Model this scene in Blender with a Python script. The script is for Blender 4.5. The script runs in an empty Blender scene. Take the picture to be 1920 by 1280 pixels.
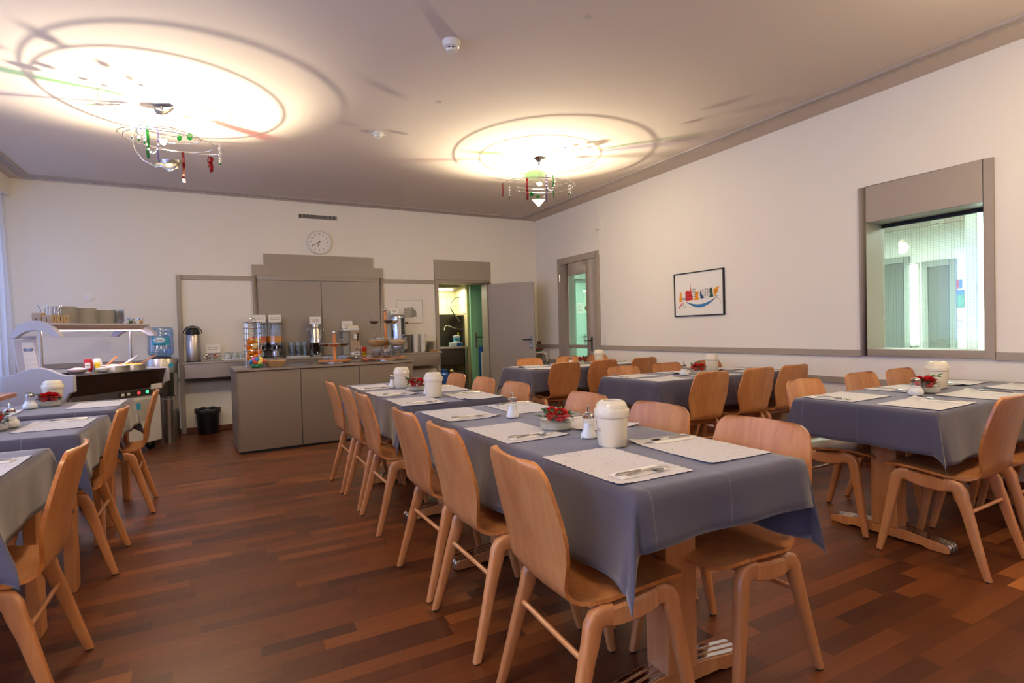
import bpy, bmesh, math, random
from math import pi, sin, cos, radians, sqrt, atan2
from mathutils import Vector, Matrix
random.seed(7)
SC = bpy.context.scene
COL = SC.collection

# ---------------------------------------------------------------- camera
CAMP = Vector((0, 0, 1.18)); FPX = 1017.68
yaw, pit, rol = 0.489333, -0.0195446, -0.026736
FW = Vector((sin(yaw)*cos(pit), cos(yaw)*cos(pit), sin(pit)))
R0 = Vector((cos(yaw), -sin(yaw), 0)); U0 = R0.cross(FW)
RT = cos(rol)*R0 + sin(rol)*U0; UP = -sin(rol)*R0 + cos(rol)*U0
cd = bpy.data.cameras.new('camera'); cam = bpy.data.objects.new('camera', cd); COL.objects.link(cam)
cd.sensor_width = 36; cd.lens = FPX/1920*36; cd.clip_start = .02
cam.matrix_world = Matrix(((RT.x, UP.x, -FW.x, 0), (RT.y, UP.y, -FW.y, 0), (RT.z, UP.z, -FW.z, 1.18), (0, 0, 0, 1)))
SC.camera = cam
# ---------------------------------------------------------------- exposure, world, lights
SC.view_settings.view_transform = 'Standard'; SC.view_settings.look = 'None'
SC.view_settings.exposure = 0.0; SC.view_settings.gamma = 1; SC.view_settings.use_curve_mapping = False
SC.cycles.use_denoising = True
SC.cycles.max_bounces = 10; SC.cycles.diffuse_bounces = 6; SC.cycles.glossy_bounces = 4
SC.cycles.transmission_bounces = 6; SC.cycles.transparent_max_bounces = 16
SC.cycles.caustics_reflective = False; SC.cycles.caustics_refractive = False
SC.cycles.sample_clamp_indirect = 6
w = bpy.data.worlds.new('dawn'); SC.world = w; w.use_nodes = True
w.node_tree.nodes['Background'].inputs[0].default_value = (.35, .5, 1, 1)
w.node_tree.nodes['Background'].inputs[1].default_value = .6

LAMP_W = 175; LAMP_COL = (1, .86, .61); GLOW_W = 45; GLOW_COL = (1, .82, .53)
DAY_W = 75; DAY_COL = (.42, .56, 1)

def area(name, loc, rot, sx, sy, power, col):
    l = bpy.data.lights.new(name, 'AREA'); l.shape = 'RECTANGLE'; l.size = sx; l.size_y = sy
    l.energy = power; l.color = col
    o = bpy.data.objects.new(name, l); COL.objects.link(o); o.location = loc; o.rotation_euler = rot
    return o
def point(name, loc, power, col, r):
    l = bpy.data.lights.new(name, 'POINT'); l.energy = power; l.color = col; l.shadow_soft_size = r
    o = bpy.data.objects.new(name, l); COL.objects.link(o); o.location = loc
    return o
WINS = [(-1.0, .5), (1.3, 2.9), (3.7, 5.3), (6.05, 7.7)]      # window openings in the left wall (y ranges)
for i, (a, b) in enumerate(WINS):
    area('daylight', (-2.75, (a+b)/2, 1.6), (0, radians(-90), 0), 1.9, b-a, DAY_W*(1.5, 1.5, 1.0, .45)[i], DAY_COL)
area('kitchen_tube_light', (3.3, 8.75, 1.93), (0, 0, 0), .7, .12, 15, (1, .95, .68))
area('corridor_fill', (6.6, 3.2, 2.40), (0, 0, 0), 1.2, 4.0, 330, (.88, 1, .93))  # added fill for the corridor, no fixture behind it
area('corridor_fill', (5.9, 8.0, 2.40), (0, 0, 0), .8, 1.2, 42, (.84, 1, .93))  # added fill for the part behind the glazed door, no fixture

# ---------------------------------------------------------------- materials
def lin(h):
    h = h.lstrip('#'); r = []
    for i in (0, 2, 4):
        c = int(h[i:i+2], 16)/255; r.append(c/12.92 if c <= .04045 else ((c+.055)/1.055)**2.4)
    return tuple(r)+(1,)
M = {}
def mat(n, col, rough=.5, metal=0, bump=0, bscale=60, var=0, vscale=4, spec=.5, trans=0, emit=0, coat=0, ior=1.45, stretch=None):
    m = bpy.data.materials.new(n); m.use_nodes = True; M[n] = m
    nt = m.node_tree; b = nt.nodes['Principled BSDF']
    c = lin(col) if isinstance(col, str) else tuple(col)+(1,)
    b.inputs['Base Color'].default_value = c; b.inputs['Roughness'].default_value = rough
    b.inputs['Metallic'].default_value = metal; b.inputs['Specular IOR Level'].default_value = spec
    b.inputs['Transmission Weight'].default_value = trans; b.inputs['IOR'].default_value = ior
    b.inputs['Coat Weight'].default_value = coat
    if emit:
        b.inputs['Emission Color'].default_value = c; b.inputs['Emission Strength'].default_value = emit
    if bump or var:
        tc = nt.nodes.new('ShaderNodeTexCoord'); mp = nt.nodes.new('ShaderNodeMapping')
        nt.links.new(tc.outputs['Object'], mp.inputs[0])
        if stretch: mp.inputs['Scale'].default_value = stretch
    if var:
        nz = nt.nodes.new('ShaderNodeTexNoise'); nz.inputs['Scale'].default_value = vscale; nz.inputs['Detail'].default_value = 5
        nt.links.new(mp.outputs[0], nz.inputs['Vector'])
        mx = nt.nodes.new('ShaderNodeMix'); mx.data_type = 'RGBA'; mx.inputs[6].default_value = tuple(x*(1-var) for x in c[:3])+(1,)
        mx.inputs[7].default_value = tuple(min(1, x*(1+var)) for x in c[:3])+(1,)
        nt.links.new(nz.outputs[0], mx.inputs[0]); nt.links.new(mx.outputs[2], b.inputs['Base Color'])
    if bump:
        n2 = nt.nodes.new('ShaderNodeTexNoise'); n2.inputs['Scale'].default_value = bscale; n2.inputs['Detail'].default_value = 3
        nt.links.new(mp.outputs[0], n2.inputs['Vector'])
        bp = nt.nodes.new('ShaderNodeBump'); bp.inputs['Strength'].default_value = bump; bp.inputs['Distance'].default_value = .004
        nt.links.new(n2.outputs[0], bp.inputs['Height']); nt.links.new(bp.outputs[0], b.inputs['Normal'])
    return m
def glassmat(n, tint, refl=.045, rough=.02):
    m = bpy.data.materials.new(n); m.use_nodes = True; M[n] = m; nt = m.node_tree
    nt.nodes.remove(nt.nodes['Principled BSDF']); out = nt.nodes['Material Output']
    t = nt.nodes.new('ShaderNodeBsdfTransparent'); t.inputs[0].default_value = tuple(tint)+(1,)
    g = nt.nodes.new('ShaderNodeBsdfGlossy'); g.inputs['Roughness'].default_value = rough; g.inputs[0].default_value = (.95, .97, 1, 1)
    fr = nt.nodes.new('ShaderNodeLayerWeight'); fr.inputs[0].default_value = .35
    mr = nt.nodes.new('ShaderNodeMapRange'); mr.inputs['To Min'].default_value = refl; mr.inputs['To Max'].default_value = max(.5, refl)
    pw = nt.nodes.new('ShaderNodeMath'); pw.operation = 'POWER'; pw.inputs[1].default_value = 2.5
    fr.inputs[0].default_value = .5; nt.links.new(fr.outputs['Facing'], pw.inputs[0]); nt.links.new(pw.outputs[0], mr.inputs[0])
    mx = nt.nodes.new('ShaderNodeMixShader')
    nt.links.new(mr.outputs[0], mx.inputs[0]); nt.links.new(t.outputs[0], mx.inputs[1]); nt.links.new(g.outputs[0], mx.inputs[2])
    nt.links.new(mx.outputs[0], out.inputs[0]); return m
def nd(nt, t, **k):
    n = nt.nodes.new(t)
    for a, v in k.items():
        if a.startswith('i_'): n.inputs[a[2:]].default_value = v
        else: setattr(n, a, v)
    return n
def woodmat(n, c1, c2, c3, rough=.38, scale=(1, 1, .08), sc=34, rnd=.12, coat=.25):
    m = bpy.data.materials.new(n); m.use_nodes = True; M[n] = m; nt = m.node_tree; b = nt.nodes['Principled BSDF']
    tc = nd(nt, 'ShaderNodeTexCoord'); mp = nd(nt, 'ShaderNodeMapping', i_Scale=scale); oi = nd(nt, 'ShaderNodeObjectInfo')
    add = nd(nt, 'ShaderNodeVectorMath', operation='ADD'); ml = nd(nt, 'ShaderNodeMath', operation='MULTIPLY'); ml.inputs[1].default_value = 37
    nt.links.new(oi.outputs['Random'], ml.inputs[0]); nt.links.new(tc.outputs['Object'], add.inputs[0]); nt.links.new(ml.outputs[0], add.inputs[1])
    nt.links.new(add.outputs[0], mp.inputs[0])
    nz = nd(nt, 'ShaderNodeTexNoise', i_Scale=sc, i_Detail=6, i_Roughness=.62, i_Distortion=.6); nt.links.new(mp.outputs[0], nz.inputs['Vector'])
    n2 = nd(nt, 'ShaderNodeTexNoise', i_Scale=sc*.16, i_Detail=2, i_Distortion=1.0); nt.links.new(mp.outputs[0], n2.inputs['Vector'])
    av = nd(nt, 'ShaderNodeMath', operation='MULTIPLY_ADD'); av.inputs[1].default_value = .5
    nt.links.new(nz.outputs[0], av.inputs[0]); m5 = nd(nt, 'ShaderNodeMath', operation='MULTIPLY'); m5.inputs[1].default_value = .5
    nt.links.new(n2.outputs[0], m5.inputs[0]); nt.links.new(m5.outputs[0], av.inputs[2])
    cr = nd(nt, 'ShaderNodeValToRGB'); e = cr.color_ramp.elements
    e[0].position = .34; e[0].color = lin(c1); e[1].position = .66; e[1].color = lin(c3); k = e.new(.5); k.color = lin(c2)
    nt.links.new(av.outputs[0], cr.inputs[0])
    hs = nd(nt, 'ShaderNodeHueSaturation'); mv = nd(nt, 'ShaderNodeMapRange'); mv.inputs['To Min'].default_value = 1-rnd; mv.inputs['To Max'].default_value = 1+rnd
    nt.links.new(oi.outputs['Random'], mv.inputs[0]); nt.links.new(mv.outputs[0], hs.inputs['Value']); nt.links.new(cr.outputs[0], hs.inputs['Color'])
    nt.links.new(hs.outputs[0], b.inputs['Base Color'])
    b.inputs['Roughness'].default_value = rough; b.inputs['Coat Weight'].default_value = coat; b.inputs['Coat Roughness'].default_value = .25
    bp = nd(nt, 'ShaderNodeBump', i_Strength=.08, i_Distance=.002); nt.links.new(nz.outputs[0], bp.inputs['Height']); nt.links.new(bp.outputs[0], b.inputs['Normal'])
    return m

mat('wall_paint', '#e4ddd1', .85, bump=.12, bscale=90, var=.02, vscale=1.5, spec=.2)
mat('ceiling_paint', '#c8bbb1', .9, var=.015, vscale=1, spec=.1)
mat('trim_paint', '#9a8e81', .45, var=.03, vscale=2, spec=.4)
mat('door_paint', '#94897f', .42, var=.03, vscale=2, spec=.45)
mat('cornice_paint', '#a79c95', .8, bump=.9, bscale=38, var=.16, vscale=30, spec=.2)
mat('white_plastic', '#dcd8d2', .35); mat('cream_plastic', '#ddd3bd', .28, coat=.3, var=.02, vscale=300)
mat('grey_plastic', '#8b8880', .45); mat('black_plastic', '#141416', .35); mat('dark_brown_panel', '#221814', .35)
mat('steel', '#b4aca3', .28, 1, bump=.05, bscale=120, stretch=(1, 1, 12)); mat('chrome', '#c8c8ca', .08, 1)
mat('counter_steel', '#93877a', .42, .75, bump=.04, bscale=90, stretch=(1, 1, 10), var=.05, vscale=3)
mat('dark_steel', '#5c564e', .3, 1, var=.2, vscale=4); mat('satin_metal', '#6f6a66', .35, .8)
mat('black', '#070707', .6); mat('crystal', '#f4f2ee', .06, trans=.45, coat=1); mat('white_paper', '#e4dfd6', .8); mat('ink', '#26221f', .8); mat('etch_grey', '#9a958c', .8); mat('grey_ink', '#6d6861', .8)
mat('napkin_paper', '#e8e3dc', .85, bump=.2, bscale=400)
mat('porcelain', '#e2ddd4', .22, coat=.3); mat('grey_glaze', '#b6b0a6', .3)  # second one is a plain greyer tone for saucers and small fittings
mat('sand', '#d9cec0', .95, bump=1, bscale=900, var=.25, vscale=500); mat('sugar', '#eeeae6', .8, bump=.3, bscale=900)
mat('rose_red', '#c00a14', .55, var=.25, vscale=60); mat('leaf_green', '#3f5c34', .5, var=.35, vscale=80)
mat('green_door', '#76ad88', .45); mat('pale_green', '#b9cfc2', .5); mat('kitchen_tile', '#e9e2bd', .25, var=.03, vscale=3); mat('grout', '#b9ae84', .9)
mat('blue_plastic', '#15479a', .35); mat('baseboard_wood', '#5f3220', .4, var=.2, vscale=14, stretch=(.2, 1, 3))
mat('juice_red', '#d2521a', .25, coat=.3); mat('juice_orange', '#e08c14', .25, coat=.3); mat('jam_dark', '#5a1712', .2, coat=.4); mat('jam_orange', '#d0611a', .2, coat=.4)
mat('cereal', '#c79a68', .9, bump=1, bscale=200, var=.35, vscale=90); mat('oats', '#dcc29e', .9, bump=1, bscale=200, var=.3, vscale=90); mat('choco', '#3b251b', .9, bump=1, bscale=200, var=.3, vscale=100)
mat('orange_peel', '#e07a12', .45, bump=.2, bscale=250, var=.08, vscale=12); mat('apple_yellow', '#dcc06a', .35, var=.15, vscale=14)
for n, c in (('egg_red', '#d2433e'), ('egg_blue', '#2b70b4'), ('egg_yellow', '#dccb5e'), ('egg_green', '#1f7f4e'), ('egg_pink', '#c86a98'), ('egg_orange', '#e0761c')): mat(n, c, .3, var=.06, vscale=30)
mat('wicker', '#b99163', .75, bump=1, bscale=160, var=.3, vscale=120)
mat('tool_white', '#d3cdc6', .5)

mat('tube_glow', (.86, 1, .93), .5, emit=9); mat('kitchen_glow', (1, .95, .68), .5, emit=6); mat('bulb_glow', (1, .9, .75), .5, emit=60); mat('strip_glow', (1, .82, .92), .5, emit=9)
mat('led_green', (.05, 1, .25), .5, emit=3); mat('led_red', (.9, .05, .05), .5, emit=1.2)
mat('label_blue', '#3f9ac0', .5); mat('label_white', '#cfdbe6', .5); mat('hose_grey', '#6b6a5e', .35, .7)
mat('ketchup', '#a01522', .3); mat('mustard', '#e6c818', .4); mat('fish_salad', '#dcb9bf', .5, bump=1, bscale=120, var=.12, vscale=60); mat('fruit_salad', '#e3ae35', .4, bump=1, bscale=120, var=.3, vscale=70)
mat('art_red', '#c4262b', .7); mat('art_orange', '#e39317', .7); mat('art_blue', '#1f3f74', .7); mat('art_wave', '#2372ac', .7); mat('art_green', '#22452f', .7)
mat('packet_red', '#cf3512', .4); mat('foil_tan', '#a38b70', .5); mat('poster_green', '#4d8a63', .6, var=.6, vscale=18); mat('poster_blue', '#3d6ca8', .6, var=.4, vscale=16)
mat('corridor_wall', '#dfe4df', .8); mat('corridor_trim', '#8b938d', .6); mat('corridor_dark', '#6a716c', .7)
mat('subfloor', '#1d0f0a', .9); mat('cloth_toy_red', '#9b2a22', .7); mat('cloth_toy_green', '#2f5a3c', .7); mat('cloth_toy_blue', '#26324f', .7)
mat('canopy_white', '#b9b4b8', .35); mat('buffet_dark', '#2a1c17', .3, coat=.2); mat('gold', '#a98b4a', .4, .6)
mat('bin_liner', '#2a2a2c', .35, bump=.8, bscale=60)
glassmat('clear_glass', (.975, .99, .98)); glassmat('wired_glass', (.90, .955, .92), .06); glassmat('door_glass', (.82, .94, .88), .04)
glassmat('cup_glass', (.93, .95, .95), .07); glassmat('frosted_cup', (.86, .87, .88), .2, .3); glassmat('glass_red', (.72, .06, .08), .03, .1); glassmat('glass_green', (.10, .62, .20), .03, .1); glassmat('glass_violet', (.55, .50, .88), .04, .1)
glassmat('acrylic', (.97, .96, .98), .05)
glassmat('bottle_blue', (.58, .72, .90), .14, .1); glassmat('window_glass', (.95, .97, 1), .05)
woodmat('beech', '#ab693b', '#bd7d49', '#cb8f58'); woodmat('beech_seat', '#b16a33', '#bf7636', '#cb8744', scale=(1, .12, 1))
woodmat('beech_leg', '#b07243', '#bf804e', '#cc9360', sc=40); woodmat('ply_edge', '#a5612f', '#b87237', '#d08d4d', scale=(1, 1, 1), sc=60, rnd=.04)
woodmat('oak_top', '#9c6440', '#a86e48', '#b67c52', scale=(.1, 1, 1)); woodmat('lazy_wood', '#a8652f', '#b87338', '#c78448', scale=(.2, 1, 1), sc=30)
M['steel'].node_tree.nodes['Principled BSDF'].inputs['Anisotropic'].default_value = .3

def fabricmat(n, c, lines=.5, weave=1300, linecol=None, crease=False, sheen=.25):
    m = bpy.data.materials.new(n); m.use_nodes = True; M[n] = m; nt = m.node_tree; b = nt.nodes['Principled BSDF']
    b.inputs['Roughness'].default_value = .92; b.inputs['Specular IOR Level'].default_value = .15
    b.inputs['Sheen Weight'].default_value = sheen; b.inputs['Sheen Roughness'].default_value = .38; b.inputs['Sheen Tint'].default_value = (1, .95, .9, 1)
    tc = nd(nt, 'ShaderNodeTexCoord')
    # scattered thin scratch-like strokes woven in the cloth: broken edges of distorted cells
    ds = nd(nt, 'ShaderNodeTexNoise', i_Scale=6, i_Detail=2); nt.links.new(tc.outputs['Object'], ds.inputs['Vector'])
    ad = nd(nt, 'ShaderNodeVectorMath', operation='MULTIPLY_ADD'); nt.links.new(ds.outputs['Color'], ad.inputs[0]); ad.inputs[1].default_value = (.18, .18, .18)
    nt.links.new(tc.outputs['Object'], ad.inputs[2])
    vo = nd(nt, 'ShaderNodeTexVoronoi', feature='DISTANCE_TO_EDGE', i_Scale=24); nt.links.new(ad.outputs[0], vo.inputs['Vector'])
    lt = nd(nt, 'ShaderNodeMath', operation='LESS_THAN'); lt.inputs[1].default_value = .019; nt.links.new(vo.outputs['Distance'], lt.inputs[0])
    nz = nd(nt, 'ShaderNodeTexNoise', i_Scale=60, i_Detail=1); nt.links.new(tc.outputs['Object'], nz.inputs['Vector'])
    gt = nd(nt, 'ShaderNodeMath', operation='GREATER_THAN'); gt.inputs[1].default_value = .53; nt.links.new(nz.outputs[0], gt.inputs[0])
    ml = nd(nt, 'ShaderNodeMath', operation='MULTIPLY'); nt.links.new(lt.outputs[0], ml.inputs[0]); nt.links.new(gt.outputs[0], ml.inputs[1])
    sc = nd(nt, 'ShaderNodeMath', operation='MULTIPLY'); sc.inputs[1].default_value = lines; nt.links.new(ml.outputs[0], sc.inputs[0])
    n3 = nd(nt, 'ShaderNodeTexNoise', i_Scale=3, i_Detail=4); nt.links.new(tc.outputs['Object'], n3.inputs['Vector'])
    base = nd(nt, 'ShaderNodeMix', data_type='RGBA'); cc = lin(c)
    base.inputs[6].default_value = tuple(x*.9 for x in cc[:3])+(1,); base.inputs[7].default_value = tuple(x*1.1 for x in cc[:3])+(1,)
    nt.links.new(n3.outputs[0], base.inputs[0])
    if crease:
        sp = nd(nt, 'ShaderNodeSeparateXYZ'); nt.links.new(tc.outputs['Object'], sp.inputs[0]); acc = None
        for ax, off in (('Y', 0), ('X', 0), ('X', .46), ('X', -.46), ('Y', .30)):
            q1 = nd(nt, 'ShaderNodeMath', operation='SUBTRACT'); q1.inputs[1].default_value = off; nt.links.new(sp.outputs[ax], q1.inputs[0])
            q2 = nd(nt, 'ShaderNodeMath', operation='ABSOLUTE'); nt.links.new(q1.outputs[0], q2.inputs[0])
            q3 = nd(nt, 'ShaderNodeMath', operation='LESS_THAN'); q3.inputs[1].default_value = .0013; nt.links.new(q2.outputs[0], q3.inputs[0])
            if acc: q4 = nd(nt, 'ShaderNodeMath', operation='MAXIMUM'); nt.links.new(acc.outputs[0], q4.inputs[0]); nt.links.new(q3.outputs[0], q4.inputs[1]); acc = q4
            else: acc = q3
        q5 = nd(nt, 'ShaderNodeMath', operation='MULTIPLY'); q5.inputs[1].default_value = .3; nt.links.new(acc.outputs[0], q5.inputs[0])
        b2 = nd(nt, 'ShaderNodeMix', data_type='RGBA'); b2.inputs[7].default_value = lin('#a09da6'); nt.links.new(base.outputs[2], b2.inputs[6]); nt.links.new(q5.outputs[0], b2.inputs[0]); base = b2
    mx = nd(nt, 'ShaderNodeMix', data_type='RGBA'); mx.inputs[7].default_value = lin(linecol or '#3c3a44')
    nt.links.new(base.outputs[2], mx.inputs[6]); nt.links.new(sc.outputs[0], mx.inputs[0]); nt.links.new(mx.outputs[2], b.inputs['Base Color'])
    nw = nd(nt, 'ShaderNodeTexNoise', i_Scale=weave, i_Detail=1); nt.links.new(tc.outputs['Object'], nw.inputs['Vector'])
    n4 = nd(nt, 'ShaderNodeTexNoise', i_Scale=9, i_Detail=3); nt.links.new(tc.outputs['Object'], n4.inputs['Vector'])
    sm = nd(nt, 'ShaderNodeMath', operation='MULTIPLY_ADD'); sm.inputs[1].default_value = .12; nt.links.new(nw.outputs[0], sm.inputs[0]); nt.links.new(n4.outputs[0], sm.inputs[2])
    bp = nd(nt, 'ShaderNodeBump', i_Strength=.35, i_Distance=.012); nt.links.new(sm.outputs[0], bp.inputs['Height']); nt.links.new(bp.outputs[0], b.inputs['Normal'])
    return m
fabricmat('table_linen', '#55525f', .25, linecol='#403e4c', crease=True, sheen=.5); fabricmat('mat_linen', '#c9c4c2', .55, linecol='#6b6668'); mat('mat_under', '#3a3d55', .9)

m = bpy.data.materials.new('parquet'); m.use_nodes = True; M['parquet'] = m; nt = m.node_tree; b = nt.nodes['Principled BSDF']
tc = nd(nt, 'ShaderNodeTexCoord'); at = nd(nt, 'ShaderNodeAttribute', attribute_name='tone')
mp = nd(nt, 'ShaderNodeMapping', i_Scale=(.12, 1, 1)); ad = nd(nt, 'ShaderNodeVectorMath', operation='ADD')
sx = nd(nt, 'ShaderNodeSeparateColor'); nt.links.new(at.outputs['Color'], sx.inputs[0])
m0 = nd(nt, 'ShaderNodeMath', operation='MULTIPLY'); m0.inputs[1].default_value = 50; nt.links.new(sx.outputs[1], m0.inputs[0])
nt.links.new(tc.outputs['Object'], ad.inputs[0]); nt.links.new(m0.outputs[0], ad.inputs[1]); nt.links.new(ad.outputs[0], mp.inputs[0])
nz = nd(nt, 'ShaderNodeTexNoise', i_Scale=42, i_Detail=7, i_Roughness=.65, i_Distortion=1.2); nt.links.new(mp.outputs[0], nz.inputs['Vector'])
cr = nd(nt, 'ShaderNodeValToRGB'); e = cr.color_ramp.elements
e[0].position = 0; e[0].color = lin('#3f2014'); e[1].position = 1; e[1].color = lin('#a86734')
for p, c in ((.3, '#542c17'), (.6, '#6a391b'), (.85, '#864c23')): k = e.new(p); k.color = lin(c)
mm = nd(nt, 'ShaderNodeMath', operation='MULTIPLY_ADD'); mm.inputs[1].default_value = .42
nt.links.new(nz.outputs[0], mm.inputs[0]); nt.links.new(sx.outputs[0], mm.inputs[2]); sb = nd(nt, 'ShaderNodeMath', operation='SUBTRACT'); sb.inputs[1].default_value = .21
nt.links.new(mm.outputs[0], sb.inputs[0]); nt.links.new(sb.outputs[0], cr.inputs[0]); nt.links.new(cr.outputs[0], b.inputs['Base Color'])
b.inputs['Roughness'].default_value = .36; b.inputs['Specular IOR Level'].default_value = .36
bp = nd(nt, 'ShaderNodeBump', i_Strength=.1, i_Distance=.002); nt.links.new(nz.outputs[0], bp.inputs['Height']); nt.links.new(bp.outputs[0], b.inputs['Normal'])

m = bpy.data.materials.new('sheer_curtain'); m.use_nodes = True; M['sheer_curtain'] = m; nt = m.node_tree
nt.nodes.remove(nt.nodes['Principled BSDF']); out = nt.nodes['Material Output']
tr = nd(nt, 'ShaderNodeBsdfTransparent'); tl = nd(nt, 'ShaderNodeBsdfTranslucent'); df = nd(nt, 'ShaderNodeBsdfDiffuse')
tl.inputs[0].default_value = (.86, .88, .95, 1); df.inputs[0].default_value = (.8, .8, .84, 1)
a1 = nd(nt, 'ShaderNodeMixShader'); a1.inputs[0].default_value = .4; nt.links.new(tl.outputs[0], a1.inputs[1]); nt.links.new(df.outputs[0], a1.inputs[2])
a2 = nd(nt, 'ShaderNodeMixShader'); a2.inputs[0].default_value = .55; nt.links.new(tr.outputs[0], a2.inputs[1]); nt.links.new(a1.outputs[0], a2.inputs[2]); nt.links.new(a2.outputs[0], out.inputs[0])

# ---------------------------------------------------------------- mesh helpers
class MB:
    def __init__(s): s.v = []; s.f = []; s.mi = []; s.sm = []
    def add(s, vs, fs, mi=0, mtx=None, smooth=False):
        o = len(s.v)
        s.v += [tuple(mtx @ Vector(p)) for p in vs] if mtx else [tuple(p) for p in vs]
        for f in fs: s.f.append([i+o for i in f]); s.mi.append(mi); s.sm.append(smooth)
        return s
    def box(s, x0, y0, z0, x1, y1, z1, mi=0, mtx=None):
        v = [(x0, y0, z0), (x1, y0, z0), (x1, y1, z0), (x0, y1, z0), (x0, y0, z1), (x1, y0, z1), (x1, y1, z1), (x0, y1, z1)]
        return s.add(v, [(0, 3, 2, 1), (4, 5, 6, 7), (0, 1, 5, 4), (1, 2, 6, 5), (2, 3, 7, 6), (3, 0, 4, 7)], mi, mtx)
    def lathe(s, prof, n=24, mi=0, mtx=None, closed=False):
        vs = []; fs = []
        for r, z in prof:
            for i in range(n): a = 2*pi*i/n; vs.append((r*cos(a), r*sin(a), z))
        k = len(prof)
        for j in range(k-1 + (1 if closed else 0)):
            for i in range(n):
                a = j*n+i; b_ = j*n+(i+1) % n; j2 = (j+1) % k; fs.append((a, b_, j2*n+(i+1) % n, j2*n+i))
        return s.add(vs, fs, mi, mtx, True)
    def cyl(s, r, z0, z1, n=20, mi=0, mtx=None, r1=None):
        r1 = r if r1 is None else r1
        return s.lathe([(.0001, z0), (r, z0), (r1, z1), (.0001, z1)], n, mi, mtx)
    def tube(s, pts, r, n=8, mi=0, closed=False, caps=True):
        pts = [Vector(p) for p in pts]; k = len(pts); vs = []; fs = []
        prev = None
        for i, p in enumerate(pts):
            if closed: d = (pts[(i+1) % k]-pts[i-1]).normalized()
            else: d = (pts[min(i+1, k-1)]-pts[max(i-1, 0)]).normalized()
            if prev is None:
                up = Vector((0, 0, 1)) if abs(d.z) < .9 else Vector((1, 0, 0)); a = d.cross(up).normalized()
            else: a = (prev - d*prev.dot(d)).normalized()
            prev = a; b_ = d.cross(a); rr = r[i] if isinstance(r, (list, tuple)) else r
            for j in range(n): t = 2*pi*j/n; vs.append(p+a*rr*cos(t)+b_*rr*sin(t))
        for i in range(k-1 + (1 if closed else 0)):
            for j in range(n): i2 = (i+1) % k; fs.append((i*n+j, i*n+(j+1) % n, i2*n+(j+1) % n, i2*n+j))
        s.add(vs, fs, mi, None, True)
        if caps and not closed:
            o = len(s.v)-k*n; s.f.append([o+j for j in range(n)][::-1]); s.mi.append(mi); s.sm.append(False)
            s.f.append([o+(k-1)*n+j for j in range(n)]); s.mi.append(mi); s.sm.append(False)
        return s
    def sphere(s, c, r, mi=0, n=12, sc=(1, 1, 1), rot=None):
        vs = []; fs = []; h = n//2
        for j in range(h+1):
            t = pi*j/h
            for i in range(n):
                p = Vector((sin(t)*cos(2*pi*i/n)*r*sc[0], sin(t)*sin(2*pi*i/n)*r*sc[1], cos(t)*r*sc[2]))
                if rot: p = rot @ p
                vs.append(p+Vector(c))
        for j in range(h):
            for i in range(n): fs.append((j*n+i, (j+1)*n+i, (j+1)*n+(i+1) % n, j*n+(i+1) % n))
        return s.add(vs, fs, mi, None, True)
    def prism(s, poly, z0, z1, mi=0, mtx=None):
        n = len(poly); vs = [(x, y, z0) for x, y in poly]+[(x, y, z1) for x, y in poly]
        fs = [tuple(range(n))[::-1], tuple(range(n, 2*n))]+[(i, (i+1) % n, n+(i+1) % n, n+i) for i in range(n)]
        return s.add(vs, fs, mi, mtx)
    def mesh(s, name, mats, bevel=0, ang=35, seg=1):
        me = bpy.data.meshes.new(name); me.from_pydata(s.v, [], s.f)
        for m_ in (mats if isinstance(mats, (list, tuple)) else [mats]): me.materials.append(M[m_])
        me.polygons.foreach_set('material_index', s.mi); me.polygons.foreach_set('use_smooth', s.sm); me.update()
        bm = bmesh.new(); bm.from_mesh(me)
        bmesh.ops.remove_doubles(bm, verts=bm.verts, dist=2e-5)
        if bevel:
            es = [e for e in bm.edges if len(e.link_faces) == 2 and e.calc_face_angle(0) > radians(50)]
            bmesh.ops.bevel(bm, geom=es, offset=bevel, segments=seg, affect='EDGES', profile=.6, clamp_overlap=True)
        bmesh.ops.recalc_face_normals(bm, faces=bm.faces); bm.to_mesh(me); bm.free()
        if bevel or any(s.sm): me.shade_smooth(); me.set_sharp_from_angle(angle=radians(ang))
        return me
    def build(s, name, mats, parent=None, loc=None, rotz=0, **k):
        return link(name, s.mesh(name, mats, **k), parent, loc, rotz)
def link(name, me, parent=None, loc=None, rotz=0):
    o = bpy.data.objects.new(name, me); COL.objects.link(o)
    if parent: o.parent = parent
    if loc is not None: o.location = loc
    if rotz: o.rotation_euler = (0, 0, rotz)
    return o
def thing(name, label, cat, loc=(0, 0, 0), rotz=0, group=None):
    o = bpy.data.objects.new(name, None); COL.objects.link(o); o.empty_display_size = .05
    o.location = loc; o.rotation_euler = (0, 0, rotz); o['label'] = label; o['category'] = cat
    if group: o['group'] = group
    return o
def tag(o, label, cat, group=None):
    o['label'] = label; o['category'] = cat
    if group: o['group'] = group
    return o
def struct(name, mb, mats, parent=None, **k):
    o = mb.build(name, mats, parent, **k)
    if not parent: o['kind'] = 'structure'
    return o
def kids(o): return [c for c in bpy.data.objects if c.parent == o]
KID = {}
def freeze(root):      # remember the tree of a prototype
    def g(o): return [(c, g(c)) for c in kids(o)]
    KID[root.name] = g(root); return root
def dup(root, loc, rotz=0, label=None, group=None):
    r = root.copy(); COL.objects.link(r); r.location = loc; r.rotation_euler = (0, 0, rotz)
    if label: r['label'] = label
    if group: r['group'] = group
    def cp(lst, par):
        for o, sub in lst:
            c = o.copy(); COL.objects.link(c); c.parent = par; cp(sub, c)
    cp(KID[root.name], r); return r
TXT = []
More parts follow.
